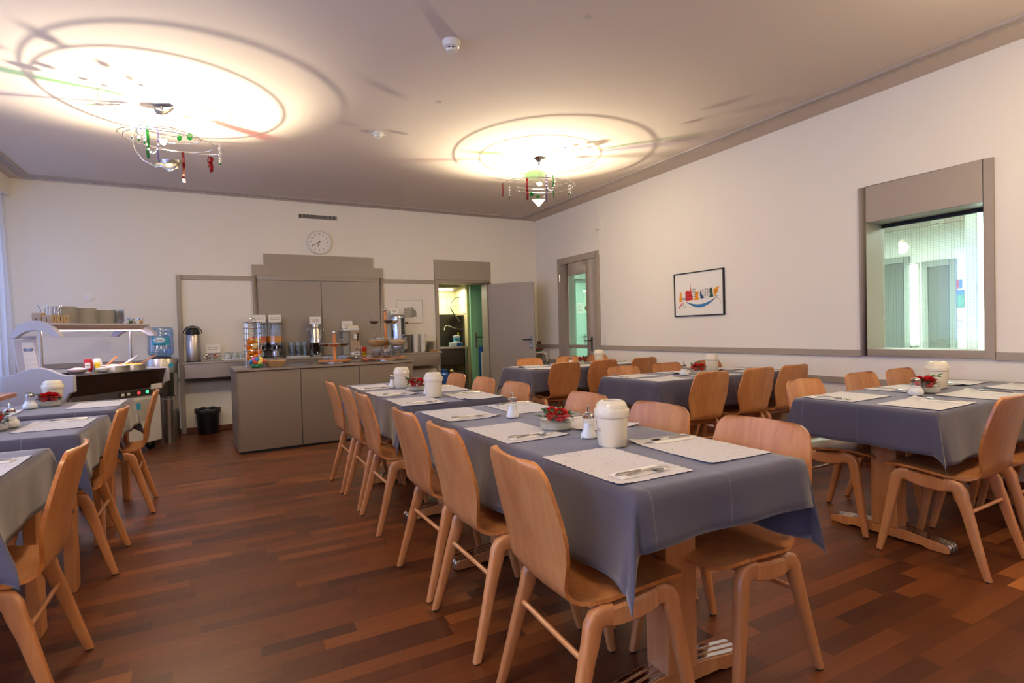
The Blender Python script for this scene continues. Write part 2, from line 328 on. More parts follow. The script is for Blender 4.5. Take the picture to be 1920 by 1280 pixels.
def text(name, s, size, parent, loc, rot, m_='ink', align='CENTER', ext=.0003):
    c = bpy.data.curves.new(name, 'FONT'); c.body = s; c.size = size; c.align_x = align; c.align_y = 'CENTER'; c.extrude = ext; c.resolution_u = 2
    f = bpy.data.objects.new(name, c); me = bpy.data.meshes.new_from_object(f); bpy.data.objects.remove(f); bpy.data.curves.remove(c)
    me.materials.clear(); me.materials.append(M[m_]); o = bpy.data.objects.new(name, me); COL.objects.link(o); o.parent = parent; o.location = loc; o.rotation_euler = rot
    return o
def T(x=0, y=0, z=0): return Matrix.Translation((x, y, z))
def RZ(a): return Matrix.Rotation(a, 4, 'Z')
def RX(a): return Matrix.Rotation(a, 4, 'X')
def RY(a): return Matrix.Rotation(a, 4, 'Y')

# ---------------------------------------------------------------- room shell
XL, XV, XR, YF, YB, ZC = -2.24, -2.03, 4.735, -1.6, 7.948, 3.023
def wall(name, axis, p0, p1, u0, u1, z0, z1, holes, mats='wall_paint'):
    us = sorted({u0, u1, *[h[0] for h in holes], *[h[1] for h in holes]}); zs = sorted({z0, z1, *[h[2] for h in holes], *[h[3] for h in holes]})
    mb = MB()
    for i in range(len(us)-1):
        for j in range(len(zs)-1):
            cu, cz = (us[i]+us[i+1])/2, (zs[j]+zs[j+1])/2
            if any(h[0] < cu < h[1] and h[2] < cz < h[3] for h in holes): continue
            if axis == 'y': mb.box(us[i], p0, zs[j], us[i+1], p1, zs[j+1])
            else: mb.box(p0, us[i], zs[j], p1, us[i+1], zs[j+1])
    me = bpy.data.meshes.new(name); me.from_pydata(mb.v, [], mb.f); me.materials.append(M[mats])
    bm = bmesh.new(); bm.from_mesh(me); bmesh.ops.remove_doubles(bm, verts=bm.verts, dist=1e-5)
    seen = {}
    for f in bm.faces: seen.setdefault(tuple(round(c, 4) for c in f.calc_center_median()), []).append(f)
    bmesh.ops.delete(bm, geom=[f for l in seen.values() if len(l) > 1 for f in l], context='FACES')
    bmesh.ops.recalc_face_normals(bm, faces=bm.faces); bm.to_mesh(me); bm.free()
    o = link(name, me); o['kind'] = 'structure'; return o
KD = (2.948, 3.796, -.1, 1.960); RD = (6.260, 7.200, -.1, 2.205); RW = (1.80, 2.588, .95, 1.995)
wall('wall_back', 'y', YB, YB+.18, XL-.2, XR+.25, -.1, ZC, [KD])
wall('wall_right', 'x', XR, XR+.25, YF-.2, YB, -.1, ZC, [RD, RW])
wall('wall_left', 'x', XL-.3, XL, YF-.2, YB, -.1, ZC, [(a, b, .75, 2.72) for a, b in WINS])
wall('wall_front', 'y', YF-.2, YF, XL, XR, -.1, ZC, [])
struct('ceiling', MB().box(XL-.3, YF-.2, ZC, XR+.25, YB+.18, ZC+.15), 'ceiling_paint')

# floor with parquet strips
fl = struct('floor', MB().box(XL-.3, YF-.2, -.06, XR+.25, YB+.18, -.011), 'subfloor')
planks = []; y = YF; STR = .0745
while y < YB-.001:
    y1 = min(y+STR, YB); x = XL-random.random()*.4
    while x < XR:
        ln = random.choice((.28, .35, .42, .42, .5, .55)); x1 = x+ln
        a, b_ = max(x, XL), min(x1, XR)
        if b_-a > .01: planks.append((a, y, b_, y1, min(1, max(0, random.gauss(.42, .19))), random.random()))
        x = x1
    y = y1
def pix(p):
    d = Vector(p)-CAMP; wz = d.dot(FW)
    return (960+FPX*d.dot(RT)/wz, 640-FPX*d.dot(UP)/wz, wz)
def plank_px(q):
    u, v, wz = pix(((q[0]+q[2])/2, (q[1]+q[3])/2, 0)) if (Vector(((q[0]+q[2])/2, (q[1]+q[3])/2, 0))-CAMP).dot(FW) > .3 else (0, 0, 99)
    if not (-40 < u < 1960 and 600 < v < 1320) or wz > 90: return 0
    return (q[2]-q[0])*(q[3]-q[1])/wz**3
planks.sort(key=plank_px, reverse=True)
def plank_mesh(name, L, own=False):
    vs = []; fs = []; tn = []
    for (a, b0, c, d, t, r) in L:
        g = .00012; h = random.uniform(-.00012, 0); o = len(vs); cx, cy = ((a+c)/2, (b0+d)/2) if own else (0, 0)
        for zz, gg in ((-.011, g), (h-.0003, g), (h, g+.0003)):
            vs += [(a+gg-cx, b0+gg-cy, zz), (c-gg-cx, b0+gg-cy, zz), (c-gg-cx, d-gg-cy, zz), (a+gg-cx, d-gg-cy, zz)]
        fs += [(o+8, o+9, o+10, o+11)]
        for k_ in (0, 4): fs += [(o+k_+i, o+k_+(i+1) % 4, o+k_+4+(i+1) % 4, o+k_+4+i) for i in range(4)]
        tn += [(t, r, 0, 1)]*12
    me = bpy.data.meshes.new(name); me.from_pydata(vs, [], fs); me.materials.append(M['parquet'])
    at_ = me.attributes.new('tone', 'FLOAT_COLOR', 'POINT'); at_.data.foreach_set('color', [c for q in tn for c in q]); me.update()
    return me
for q in planks[:300]: link('plank', plank_mesh('plank', [q], True), fl, ((q[0]+q[2])/2, (q[1]+q[3])/2, 0))
pf = link('plank_field', plank_mesh('plank_field', planks[300:]), fl); pf['kind'] = 'stuff'

# cornice strip on the ceiling, scalloped on its outer side
def cornice(name, p, q, out):   # p->q inner edge, out = outward unit (towards the wall)
    mb = MB(); p = Vector(p); q = Vector(q); L = (q-p).length; d = (q-p)/L; out = Vector(out); n = int(L/.022)
    rows = []
    for i in range(n+1):
        s_ = L*i/n; k = abs(sin(s_*pi/.085)); wdt = .085+.016*k
        e0 = s_ if out.dot(Vector((1, 1, 0))) == 9 else s_
        pr = [(0, 0), (.003, .016), (.022, .020), (.026, .011), (.045, .009), (wdt-.02, .020+.008*k), (wdt, .012), (wdt+.001, 0)]
        mi_ = [max(-a_, min(a_, 0)) for a_, _ in pr]
        rows.append([(p+d*(min(L+a_, max(-a_, s_+(s_/L*2-1)*a_)))+out*a_+Vector((0, 0, -h_))) for a_, h_ in pr])
    k_ = len(rows[0]); vs = [v for r in rows for v in r]; fs = []
    for i in range(n):
        for j in range(k_-1): fs.append((i*k_+j, i*k_+j+1, (i+1)*k_+j+1, (i+1)*k_+j))
    mb.add(vs, fs, 0, None, True); o = mb.build(name, 'cornice_paint', ang=50); o['kind'] = 'structure'
a, b_, c, d = (-1.815, 7.68, ZC), (4.35, 7.70, ZC), (4.35, YF+.3, ZC), (-1.815, YF+.3, ZC)
cornice('trim_1', a, b_, (0, 1, 0)); cornice('trim_2', b_, c, (1, 0, 0)); cornice('trim_3', a, d, (-1, 0, 0)); cornice('trim_4', d, c, (0, -1, 0))

def fr(name, L, m_='trim_paint', bevel=.002):   # framed trim made of boxes
    mb = MB()
    for q in L: mb.box(*q)
    return struct(name, mb, m_, bevel=bevel)
y0 = YB-.018
fr('trim_5', [(-.491, YB-.028, .0, -.436, YB, 1.991)])
fr('trim_6', [(-.436, y0, 1.934, .366, YB, 1.991), (2.103, y0, 1.934, 2.905, YB, 1.991)])
fr('trim_7', [(-.436, y0, .645, 2.905, YB, .703)])
fr('trim_8', [(XL, y0, .886, -.491, YB, .943)]); fr('trim_9', [(XL, y0, .650, -.491, YB, .706)])
fr('trim_10', [(3.856, y0, .886, XR, YB, .943), (3.856, y0, .650, XR, YB, .706)])
fr('trim_11', [(XR-.018, YF, .886, XR, 1.742, .943), (XR-.018, 2.644, .886, XR, 6.199, .943), (XR-.018, 7.262, .886, XR, YB-.018, .943)])
fr('trim_12', [(XR-.018, YF, .650, XR, 6.199, .705), (XR-.018, 7.262, .650, XR, YB-.018, .705)])
struct('baseboard_back', MB().box(XL, YB-.014, 0, -.491, YB, .068).box(-.436, YB-.014, 0, 2.905, YB, .068).box(3.856, YB-.014, 0, XR, YB, .068), 'baseboard_wood', bevel=.003)
struct('baseboard_right', MB().box(XR-.014, YF, 0, XR, 6.199, .068).box(XR-.014, 7.262, 0, XR, YB-.014, .068), 'baseboard_wood', bevel=.003)
# serving hatch surround (stepped board) and its two doors
fr('trim_13', [(.366, YB-.03, .90, .421, YB, 2.0), (2.052, YB-.03, .90, 2.103, YB, 2.0), (.421, YB-.03, 1.946, 2.052, YB, 2.0)])
struct('trim_14', MB().prism([(.366, 2.002), (2.103, 2.002), (2.103, 2.147), (1.958, 2.147), (1.958, 2.296), (.511, 2.296), (.511, 2.147), (.366, 2.147)], 0, .032, mtx=Matrix(((1, 0, 0, 0), (0, 0, -1, YB), (0, 1, 0, 0), (0, 0, 0, 1)))), 'trim_paint', bevel=.002)
for nm, xa, xb, hx in (('door_4', .426, 1.228, .421), ('door_5', 1.234, 2.047, 2.049)):
    dd = MB().box(xa, YB-.026, .905, xb, YB-.002, 1.940).build(nm, 'door_paint', bevel=.003); dd['kind'] = 'structure'
    for zz in (1.75, 1.02): MB().cyl(.006, zz, zz+.07, 10, mtx=T(hx, YB-.034, 0)).build('hinge', 'satin_metal', dd)
# kitchen door frame with head panel
fr('trim_15', [(2.905, YB-.025, 0, 2.962, YB+.18, 1.945), (3.782, YB-.025, 0, 3.856, YB+.18, 1.945), (2.905, YB-.025, 1.945, 3.856, YB+.18, 2.0)])
fr('trim_16', [(2.899, YB-.032, 2.002, 3.856, YB, 2.30)])
# right wall window: board frame, recess, wired pane
fr('window_1', [(XR-.022, 1.744, .894, XR, 1.802, 2.287), (XR-.022, 2.586, .894, XR, 2.643, 2.287), (XR-.022, 1.802, 1.993, XR, 2.586, 2.287), (XR-.022, 1.802, .894, XR, 2.586, .952)])
WN = bpy.data.objects['window_1']
MB().box(XR-.01, 1.794, .946, XR+.25, 1.802, 2.0).box(XR-.01, 2.586, .946, XR+.25, 2.594, 2.0).box(XR-.01, 1.8, 1.992, XR+.25, 2.588, 1.998).box(XR-.01, 1.8, .946, XR+.25, 2.588, .953).build('reveal_lining', 'trim_paint', WN)
MB().box(XR+.21, 1.802, 1.962, XR+.24, 2.586, 1.992).build('blind_rail', 'black', WN)
MB().box(XR+.222, 1.802, .953, XR+.226, 2.586, 1.962).build('pane', 'wired_glass', WN)
mb = MB()
for i in range(1, 40): yy = 1.802+i*.784/40; mb.box(XR+.2235, yy-.0004, .953, XR+.2245, yy+.0004, 1.962)
for i in range(1, 52): zz = .953+i*1.009/52; mb.box(XR+.2235, 1.802, zz-.0004, XR+.2245, 2.586, zz+.0004)
mb.build('wire_mesh', 'hose_grey', WN)
# left windows, frames + panes
for i, (a, b_) in enumerate(WINS):
    mb = MB(); x = XL-.12
    for q in ((a, a+.05, .75, 2.72), (b_-.05, b_, .75, 2.72), (a, b_, .75, .80), (a, b_, 2.67, 2.72), ((a+b_)/2-.03, (a+b_)/2+.03, .75, 2.72)): mb.box(x-.05, q[0], q[2], x, q[1], q[3])
    wn = struct('window_%d' % (i+2), mb, 'white_plastic', bevel=.003)
    for s_, (u0, u1) in enumerate(((a+.05, (a+b_)/2-.03), ((a+b_)/2+.03, b_-.05))): MB().box(x-.03, u0, .80, x-.025, u1, 2.67).build('pane', 'window_glass', wn)
fr('trim_17', [(XV-.03, YF, 2.82, XV, YB, ZC)], 'wall_paint')      # pelmet board over the curtain
# curtain: one long sheer with folds
mb = MB(); n = 560; zz = [.03, .4, .9, 1.4, 1.9, 2.4, 2.82]; vs = []; fs = []
for i in range(n+1):
    yy = YF+.1+(YB-.06-YF-.1)*i/n; fl_ = max(0, (yy-7.2)/.7)
    for z_ in zz:
        amp = .022+.012*(1-z_/2.9); k = (1-z_/2.9)
        vs.append((-2.075+.07*k*fl_+amp*sin(yy*2*pi/.14+.6*sin(yy*3.1)+.3*k)+.01*sin(yy*9+z_), yy, z_))
for i in range(n):
    for j in range(6): fs.append((i*7+j, (i+1)*7+j, (i+1)*7+j+1, i*7+j+1))
mb.add(vs, fs, 0, None, True); tag(mb.build('sheer_curtain', 'sheer_curtain', ang=180), 'long white sheer curtain hanging over the windows on the left', 'curtain')

# ---------------------------------------------------------------- doors
def handle(parent, loc, rot, side=1, m_='satin_metal', plate=.21):
    h = MB().box(-.02, -.004, -plate/2-.03, .02, .004, plate/2-.03).build('handle_plate', m_, parent, loc, bevel=.002); h.rotation_euler = rot
    lv = MB().tube([(0, -.004, .02), (0, -.045, .02), (side*.012, -.052, .02), (side*.125, -.052, .018)], [.009, .009, .0095, .008], 10).build('lever', 'black_plastic', h)
    MB().cyl(.008, 0, .012, 12, mtx=T(0, -.004, -.075) @ RX(pi/2)).build('lock_cylinder', 'chrome', h)
    return h
# open grey door between kitchen and dining room: hinge at (3.80,7.93)
hx, hy = 3.812, 7.915; dv = Vector((4.33-hx, 7.36-hy)); da = atan2(dv.y, dv.x); DL = dv.length
d1 = bpy.data.objects.new('door_1', None); COL.objects.link(d1); d1.location = (hx, hy, 0); d1.rotation_euler = (0, 0, da); d1['kind'] = 'structure'
MB().box(0, -.02, .01, DL, .02, 1.945).build('door_leaf', 'door_paint', d1, bevel=.003)
handle(d1, (DL-.055, -.024, 1.02), (0, 0, 0), -1)
for z_ in (.25, 1.70): MB().cyl(.008, z_, z_+.09, 10, mtx=T(-.004, -.024, 0)).build('hinge', 'satin_metal', d1)
# grey glazed door in the right wall
fr('trim_18', [(XR-.025, 6.199, 0, XR+.25, 6.275, 2.285), (XR-.025, 7.185, 0, XR+.25, 7.262, 2.285), (XR-.025, 6.275, 2.19, XR+.25, 7.185, 2.285)])
mb = MB(); xa, xb = XR-.02, XR+.02
for q in ((6.283, 6.508, .012, 2.182), (6.972, 7.177, .012, 2.182), (6.508, 6.972, 2.0, 2.182), (6.508, 6.972, .893, .946), (6.508, 6.972, .012, .16)): mb.box(xa, q[0], q[2], xb, q[1], q[3])
d2 = struct('door_2', mb, 'door_paint', bevel=.003)
MB().box(XR-.003, 6.508, .946, XR+.003, 6.972, 2.0).build('upper_pane', 'door_glass', d2)
MB().box(XR-.003, 6.508, .16, XR+.003, 6.972, .893).build('lower_pane', 'door_glass', d2)
handle(d2, (XR-.025, 6.385, .99), (0, 0, radians(-90)), -1)
for z_ in (.3, 1.93): MB().cyl(.009, z_, z_+.1, 10, mtx=T(XR-.03, 7.183, 0)).build('hinge', 'chrome', d2)

# ---------------------------------------------------------------- corridor behind the right wall
XC = 8.6
wall('wall_corridor', 'x', XC, XC+.1, .4, 7.9, -.1, 2.46, [], 'corridor_wall')
struct('wall_corridor_end', MB().box(XR+.25, 9.2, -.1, XC, 9.3, 2.46), 'corridor_wall'); struct('wall_corridor_near', MB().box(XR+.25, .3, -.1, XC+.1, .4, 2.46), 'corridor_wall')
struct('wall_corridor_side', MB().box(6.9, 7.9, -.1, XC+.1, 8.0, 2.46).box(6.9, 8.0, -.1, 7.0, 9.2, 2.46), 'corridor_wall')
struct('ceiling_corridor', MB().box(XR+.25, .3, 2.46, XC+.1, 9.3, 2.56), 'ceiling_paint'); struct('floor_corridor', MB().box(XR+.25, .3, -.06, XC+.1, 9.3, 0), 'corridor_dark')
def cdoor(nm, ya, yb, zt):
    o = fr(nm, [(XC-.04, ya-.07, 0, XC, ya, zt+.08), (XC-.04, yb, 0, XC, yb+.07, zt+.08), (XC-.04, ya, zt, XC, yb, zt+.08)], 'corridor_trim')
    MB().box(XC-.02, ya, 0, XC-.002, yb, zt).build('door_leaf', 'corridor_dark', o, bevel=.002)
cdoor('door_6', 4.19, 4.92, 2.0); cdoor('door_7', 3.645, 3.90, 1.90)
def vlight(name, label, x, y, z0, z1, wd=.05):
    t = thing(name, label, 'wall light', (x, y, z0))
    MB().box(0, -wd, 0, .03, wd, z1-z0).build('housing', 'white_plastic', t, bevel=.004)
    MB().cyl(wd*.7, .03, z1-z0-.03, 16, mtx=T(-.03, 0, 0)).build('tube', 'tube_glow', t)
    for z_ in (0, z1-z0-.03): MB().cyl(wd*.8, z_, z_+.03, 16, mtx=T(-.03, 0, 0)).build('end_cap', 'white_plastic', t)
    return t
vlight('light_bar', 'bright vertical reflection built as a glowing bar between the two dark doorways beyond the window', XC-.035, 4.06, .82, 1.98)  # glowing tube added in place of a bright reflection on the door glass
struct('trim_19', MB().box(5.34, 1.86, 0, 5.44, 2.16, 2.46), 'corridor_wall')
vlight('light_bar', 'bright vertical tube light at the right edge of the window pane', 5.305, 2.02, .9, 2.15, .045)
t = tag(MB().box(XC-.012, 3.49, 1.33, XC-.002, 3.635, 1.56).build('poster', 'poster_green', bevel=.001), 'large green and blue landscape poster on the wall beyond the window', 'poster')
MB().box(XC-.0135, 3.492, 1.50, XC-.012, 3.633, 1.558).build('sky_print', 'poster_blue', t)
for i, (ya, c) in enumerate(((3.60, 'poster_blue'), (3.555, 'art_red'), (3.515, 'poster_blue'))):
    tag(MB().box(XC-.01, ya, 1.58, XC-.002, ya+.034, 1.70).build('postcard', c), ('leftmost', 'middle', 'rightmost')[i]+' of the three small postcards above the green poster', 'postcard', 'postcards above the green poster')
t = tag(MB().box(XC-.008, 3.49, 1.02, XC-.002, 3.64, 1.29).build('notice_sheet', 'white_paper'), 'white notice sheet with lines of print under the green poster', 'notice')
mb = MB()
for k in range(7): mb.box(XC-.0088, 3.505, 1.06+k*.03, XC-.008, 3.505+.12*(.6+.4*((k*7) % 3)/2), 1.066+k*.03)
mb.build('print_lines', 'grey_ink', t)
def smoke(name, label, x, y, z, s=1):
    t = thing(name, label, 'smoke detector', (x, y, z))
    MB().lathe([(.0001, 0), (.058*s, 0), (.058*s, -.012), (.052*s, -.02), (.0001, -.02)], 28).build('base', 'white_plastic', t)
    MB().lathe([(.05*s, -.02), (.048*s, -.036), (.040*s, -.040), (.0001, -.040)], 28).build('collar', 'white_plastic', t)
    for k in range(6):
        MB().box(.022*s, -.004, -.056, .034*s, .004, -.04, mtx=RZ(k*pi/3)).build('fin', 'white_plastic', t)
    MB().lathe([(.0001, -.054), (.036*s, -.054), (.033*s, -.066), (.0001, -.068)], 24).build('cap', 'white_plastic', t)
    MB().lathe([(.024*s, -.04), (.024*s, -.054)], 20).build('sensor_core', 'black_plastic', t)
smoke('smoke_detector', 'round white smoke detector in the middle of the ceiling', 1.34, 3.225, ZC)
smoke('smoke_detector', 'white smoke detector on the ceiling beyond the wired window', 8.2, 3.62, 2.46, 1.3)
# far end door of the corridor seen through the glazed door
d8 = fr('door_8', [(6.31, 9.155, 0, 6.375, 9.2, 2.2), (6.375, 9.155, 2.13, 6.88, 9.2, 2.2)], 'corridor_trim')
MB().box(6.375, 9.17, 0, 6.88, 9.19, 2.13).build('door_leaf', 'pale_green', d8, bevel=.002)
handle(d8, (6.60, 9.16, 1.0), (0, 0, 0), -1, 'chrome')
t = tag(MB().box(6.40, 9.160, 1.50, 6.57, 9.168, 1.72).build('notice_sheet', 'white_paper'), 'printed notice sheet on the green door seen through the door glass', 'notice')
mb = MB()
for k in range(7): mb.box(6.415, 9.1592, 1.53+k*.024, 6.55-(k % 3)*.02, 9.160, 1.536+k*.024)
mb.build('print_lines', 'grey_ink', t)
tag(MB().cyl(.045, 0, .012, 24, mtx=T(6.64, 9.165, 1.61) @ RX(pi/2)).build('door_viewer', 'black_plastic'), 'round dark disc on the green door beyond the glazed door', 'disc')

# ---------------------------------------------------------------- kitchen behind the back wall
struct('wall_kitchen_back', MB().box(2.2, 9.14, -.1, 3.76, 9.24, 2.6), 'grout'); struct('wall_kitchen_right', MB().box(3.73, 8.62, -.1, 3.85, 9.14, 2.6), 'grout')
struct('wall_kitchen_side', MB().box(3.85, 8.60, -.1, 4.95, 8.70, 2.6).box(4.85, 8.128, -.1, 4.95, 8.6, 2.6), 'kitchen_tile'); struct('wall_kitchen_left', MB().box(2.1, 8.128, -.1, 2.2, 9.24, 2.6), 'kitchen_tile')
struct('ceiling_kitchen', MB().box(2.1, 8.128, 2.6, 4.95, 9.24, 2.7), 'ceiling_paint'); struct('floor_kitchen', MB().box(2.1, 8.128, -.06, 4.95, 9.24, 0), 'corridor_dark')
tm = MB().box(-.0735, -.006, -.0735, .0735, .0, .0735).mesh('tile', 'kitchen_tile', bevel=.0015)
tm2 = MB().box(-.006, -.0735, -.0735, 0, .0735, .0735).mesh('tile', 'kitchen_tile', bevel=.0015)
wb, wr = bpy.data.objects['wall_kitchen_back'], bpy.data.objects['wall_kitchen_right']
for k in range(8):
    for j in range(5):
        x = 3.655-k*.15; z = 1.58+j*.15
        if x > 2.5: link('tile', tm, wb, (x, 9.14, z))
for k in range(3):
    for j in range(5): link('tile', tm2, wr, (3.73, 9.05-k*.15, 1.58+j*.15))
t = thing('sink_unit', 'steel kitchen sink with tall steel splashback behind the open doorway', 'sink', (3.2, 8.85, 0))
MB().box(-.7, -.27, .90, .52, .28, .935).build('worktop', 'steel', t, bevel=.004)
MB().box(-.7, .262, .935, .52, .285, 1.50).build('splashback', 'dark_steel', t, bevel=.003)
MB().box(.50, -.1, .935, .52, .262, 1.48).build('side_splash', 'dark_steel', t, bevel=.003)
MB().box(-.5, -.24, .62, .45, .2, .90).build('basin', 'dark_steel', t, bevel=.01)
for x in (-.66, .48): MB().box(x-.02, -.25, 0, x+.02, -.21, .9).build('leg', 'steel', t)
for x in (-.66, .48): MB().box(x-.02, .2, 0, x+.02, .24, .9).build('leg', 'steel', t)
MB().box(-.64, -.2, .18, .46, .22, .20).build('shelf', 'dark_steel', t)
MB().tube([(.52, .05, 1.22), (.35, .02, 1.27), (.24, 0, 1.30), (.20, 0, 1.28), (.19, 0, 1.22)], .012, 10).build('spout', 'chrome', t)
MB().tube([(.53, .1, 1.80), (.44, .08, 1.79), (.36, .06, 1.70), (.34, .05, 1.60), (.40, .05, 1.50), (.48, .05, 1.40), (.53, .05, 1.34)], .011, 10).build('hose', 'hose_grey', t)
t = thing('ceiling_tube_light', 'fluorescent tube light box under the shelf in the kitchen', 'tube light', (3.2, 8.98, 1.95))
MB().box(-.7, -.10, .035, .5, .10, .05).build('shelf_plate', 'dark_steel', t); MB().box(-.68, -.06, .0, .48, .06, .034).build('housing', 'white_plastic', t, bevel=.004)
MB().cyl(.014, -.55, .42, 12, mtx=T(0, 0, -.014) @ RY(pi/2)).build('tube', 'kitchen_glow', t)
# green inner door leaf
g = bpy.data.objects.new('door_9', None); COL.objects.link(g); g.location = (3.735, 8.50, 0); g['kind'] = 'structure'
MB().box(0, -.02, .01, .62, .02, 2.3).build('door_leaf', 'green_door', g, bevel=.003)
handle(g, (.09, -.024, 1.07), (0, 0, 0), 1, plate=.26)
MB().box(.21, -.03, .9, .30, -.0205, 1.78).build('notice_board', 'white_paper', g, bevel=.002); MB().box(.20, -.026, .88, .21, -.0205, 1.80).build('board_trim', 'green_door', g)
MB().box(.222, -.034, 1.42, .29, -.0302, 1.60).build('blue_notice', 'poster_blue', g)
tag(MB().box(3.845, 8.32, 0, 3.97, 8.345, .84).build('leaning_board', 'cream_plastic', bevel=.003), 'narrow cream board leaning upright against the green door', 'board')
t = tag(MB().box(3.86, 8.37, .0, 3.99, 8.46, .93).build('wall_box', 'blue_plastic', bevel=.005), 'dark blue box panel behind the cream board by the green door', 'box')
mb = MB()
for dx, dz in ((.04, .90), (.07, .87), (.09, .89)): mb.cyl(.006, 0, .004, 8, mtx=T(3.86+dx, 8.37, dz) @ RX(pi/2))
mb.build('button', 'label_white', t)
t = thing('cleaner_tub', 'white plastic tub standing on the box at the sink', 'tub', (3.56, 8.72, 1.005))
MB().lathe([(.0001, 0), (.052, 0), (.062, .10), (.066, .10), (.066, .118), (.0001, .124)], 20).build('body', 'label_white', t)
MB().lathe([(.0605, .03), (.063, .08)], 20).build('label_band', 'label_blue', t)
t = tag(MB().box(3.44, 8.66, .936, 3.64, 8.78, 1.003).build('tablet_box', 'label_white', bevel=.003), 'white and blue carton lying on the kitchen sink', 'carton')
MB().box(3.54, 8.6585, .945, 3.63, 8.66, .995).build('blue_print', 'blue_plastic', t)
t = thing('spray_bottle', 'small yellow-capped bottle behind the tub on the sink', 'bottle', (3.66, 8.88, .936))
MB().lathe([(.0001, 0), (.03, 0), (.03, .15), (.012, .19), (.012, .2)], 16).build('body', 'label_white', t); MB().cyl(.014, .2, .24, 12).build('cap', 'mustard', t)
t = thing('canister', 'blue plastic canister on the kitchen floor in front of the sink', 'canister', (3.19, 8.40, 0))
MB().lathe([(.0001, 0), (.09, 0), (.098, .02), (.098, .42), (.085, .50), (.04, .53), (.03, .53), (.0001, .53)], 24).build('body', 'blue_plastic', t)
MB().cyl(.035, .53, .56, 16).build('cap', 'blue_plastic', t); MB().tube([(-.06, 0, .50), (-.05, 0, .57), (.05, 0, .57), (.06, 0, .50)], .008, 8).build('carry_handle', 'blue_plastic', t)
t = thing('waste_sack', 'dark waste sack in a bin under the kitchen sink', 'waste sack', (3.44, 8.46, 0))
mb = MB()
pr = [(.0001, 0), (.13, 0), (.14, .2), (.15, .44), (.12, .52), (.0001, .5)]
mb.lathe(pr, 26); mb.v = [(x*(1+.1*sin(9*atan2(y, x)+z*9)), y*(1+.1*sin(9*atan2(y, x)+z*9)), z+.012*sin(14*atan2(y, x))*(z > .3)) for x, y, z in mb.v]
mb.build('sack', 'bin_liner', t); MB().sphere((-.09, 0, .54), .035, 0, 10, (1, 1, .7)).build('yellow_scrap', 'apple_yellow', t)

# ---------------------------------------------------------------- wall fittings
t = thing('wall_clock', 'round white wall clock showing twenty to seven', 'clock', (1.227, YB-.002, 2.481))
Rc = .163; mtx = RX(pi/2)
MB().lathe([(.0001, 0), (Rc, 0), (Rc+.003, .02), (Rc, .042), (Rc-.008, .046), (Rc-.014, .036)], 48, mtx=mtx).build('rim', 'porcelain', t)
MB().cyl(Rc-.013, .028, .034, 48, mtx=mtx).build('dial', 'white_paper', t)
mb = MB()
for k in range(60):
    a = k*pi/30; l = .012 if k % 5 == 0 else .006; wd = .0016 if k % 5 == 0 else .0007
    mb.box(-wd, .138-l/2, .0342, wd, .138+l/2, .0348, mtx=mtx @ RZ(-a))
mb.build('minute_marks', 'ink', t)
for k in range(1, 13):
    a = k*pi/6; text('numeral', str(k), .036, t, (.108*sin(a), -.0348, .108*cos(a)), (pi/2, 0, 0))
MB().box(-.004, -.02, .037, .004, .070, .039, mtx=mtx @ RZ(-radians(200))).build('hour_hand', 'ink', t)
MB().box(-.003, -.025, .040, .003, .112, .042, mtx=mtx @ RZ(-radians(240))).build('minute_hand', 'ink', t)
MB().cyl(.006, .036, .045, 12, mtx=mtx).build('hub', 'ink', t)
t = thing('air_vent', 'narrow slotted air vent high above the wall clock', 'vent', (1.225, YB, 2.832))
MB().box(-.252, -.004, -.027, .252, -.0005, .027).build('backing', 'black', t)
for k in range(30): MB().box(-.25+k*.5/29-.0028, -.012, -.026, -.25+k*.5/29+.0028, -.004, .026).build('slat', 'grey_glaze', t)
MB().box(-.262, -.01, .027, .262, 0, .036).box(-.262, -.01, -.036, .262, 0, -.027).build('frame', 'wall_paint', t, bevel=.002)
tag(MB().lathe([(.0001, 0), (.048, 0), (.048, .006), (.044, .008), (.0001, .008)], 32, mtx=T(-1.361, YB, 1.70) @ RX(pi/2)).build('blank_cover', 'porcelain'), 'round blank wall cover above the salad buffet', 'cover plate')
t = thing('junction_box', 'square junction box on the right wall above the glazed door', 'junction box', (XR, 6.188, 2.648))
MB().box(-.03, -.062, -.074, 0, .062, .074).build('lid', 'wall_paint', t, bevel=.004)
MB().box(-.012, -.006, -.42, 0, .006, -.074).box(-.012, -.006, .074, 0, .006, .30).build('conduit', 'wall_paint', t)
t = thing('wall_socket', 'white double wall socket to the right of the glazed door', 'socket', (XR, 6.095, 1.022))
MB().box(-.01, -.042, -.072, 0, .042, .072).build('plate', 'white_plastic', t, bevel=.003)
for z_ in (-.035, .033):
    MB().cyl(.022, 0, .003, 20, mtx=T(-.0101, 0, z_) @ RY(-pi/2)).build('outlet', 'porcelain', t)
    for dy in (-.009, 0, .009): MB().cyl(.0025, 0, .001, 8, mtx=T(-.0132, dy, z_) @ RY(-pi/2)).build('pin_hole', 'ink', t)
tag(MB().box(XR-.03, YB-.10, .943, XR-.0, YB-.02, .99).build('wooden_block', 'baseboard_wood', bevel=.004), 'small wooden block on the chair rail in the far corner', 'block')
for nm, lb, x, y, s_ in (('ceiling_sensor', 'small flat white ceiling sensor between the two hanging lamps', 1.317, 4.98, .9), ):
    t = thing(nm, lb, 'sensor', (x, y, ZC)); MB().lathe([(.0001, 0), (.05, 0), (.05, -.012), (.036, -.018), (.036, -.035), (.0001, -.038)], 24).build('housing', 'white_plastic', t); MB().box(-.09, -.028, -.006, .09, .028, 0).build('mount_plate', 'white_plastic', t, bevel=.004)
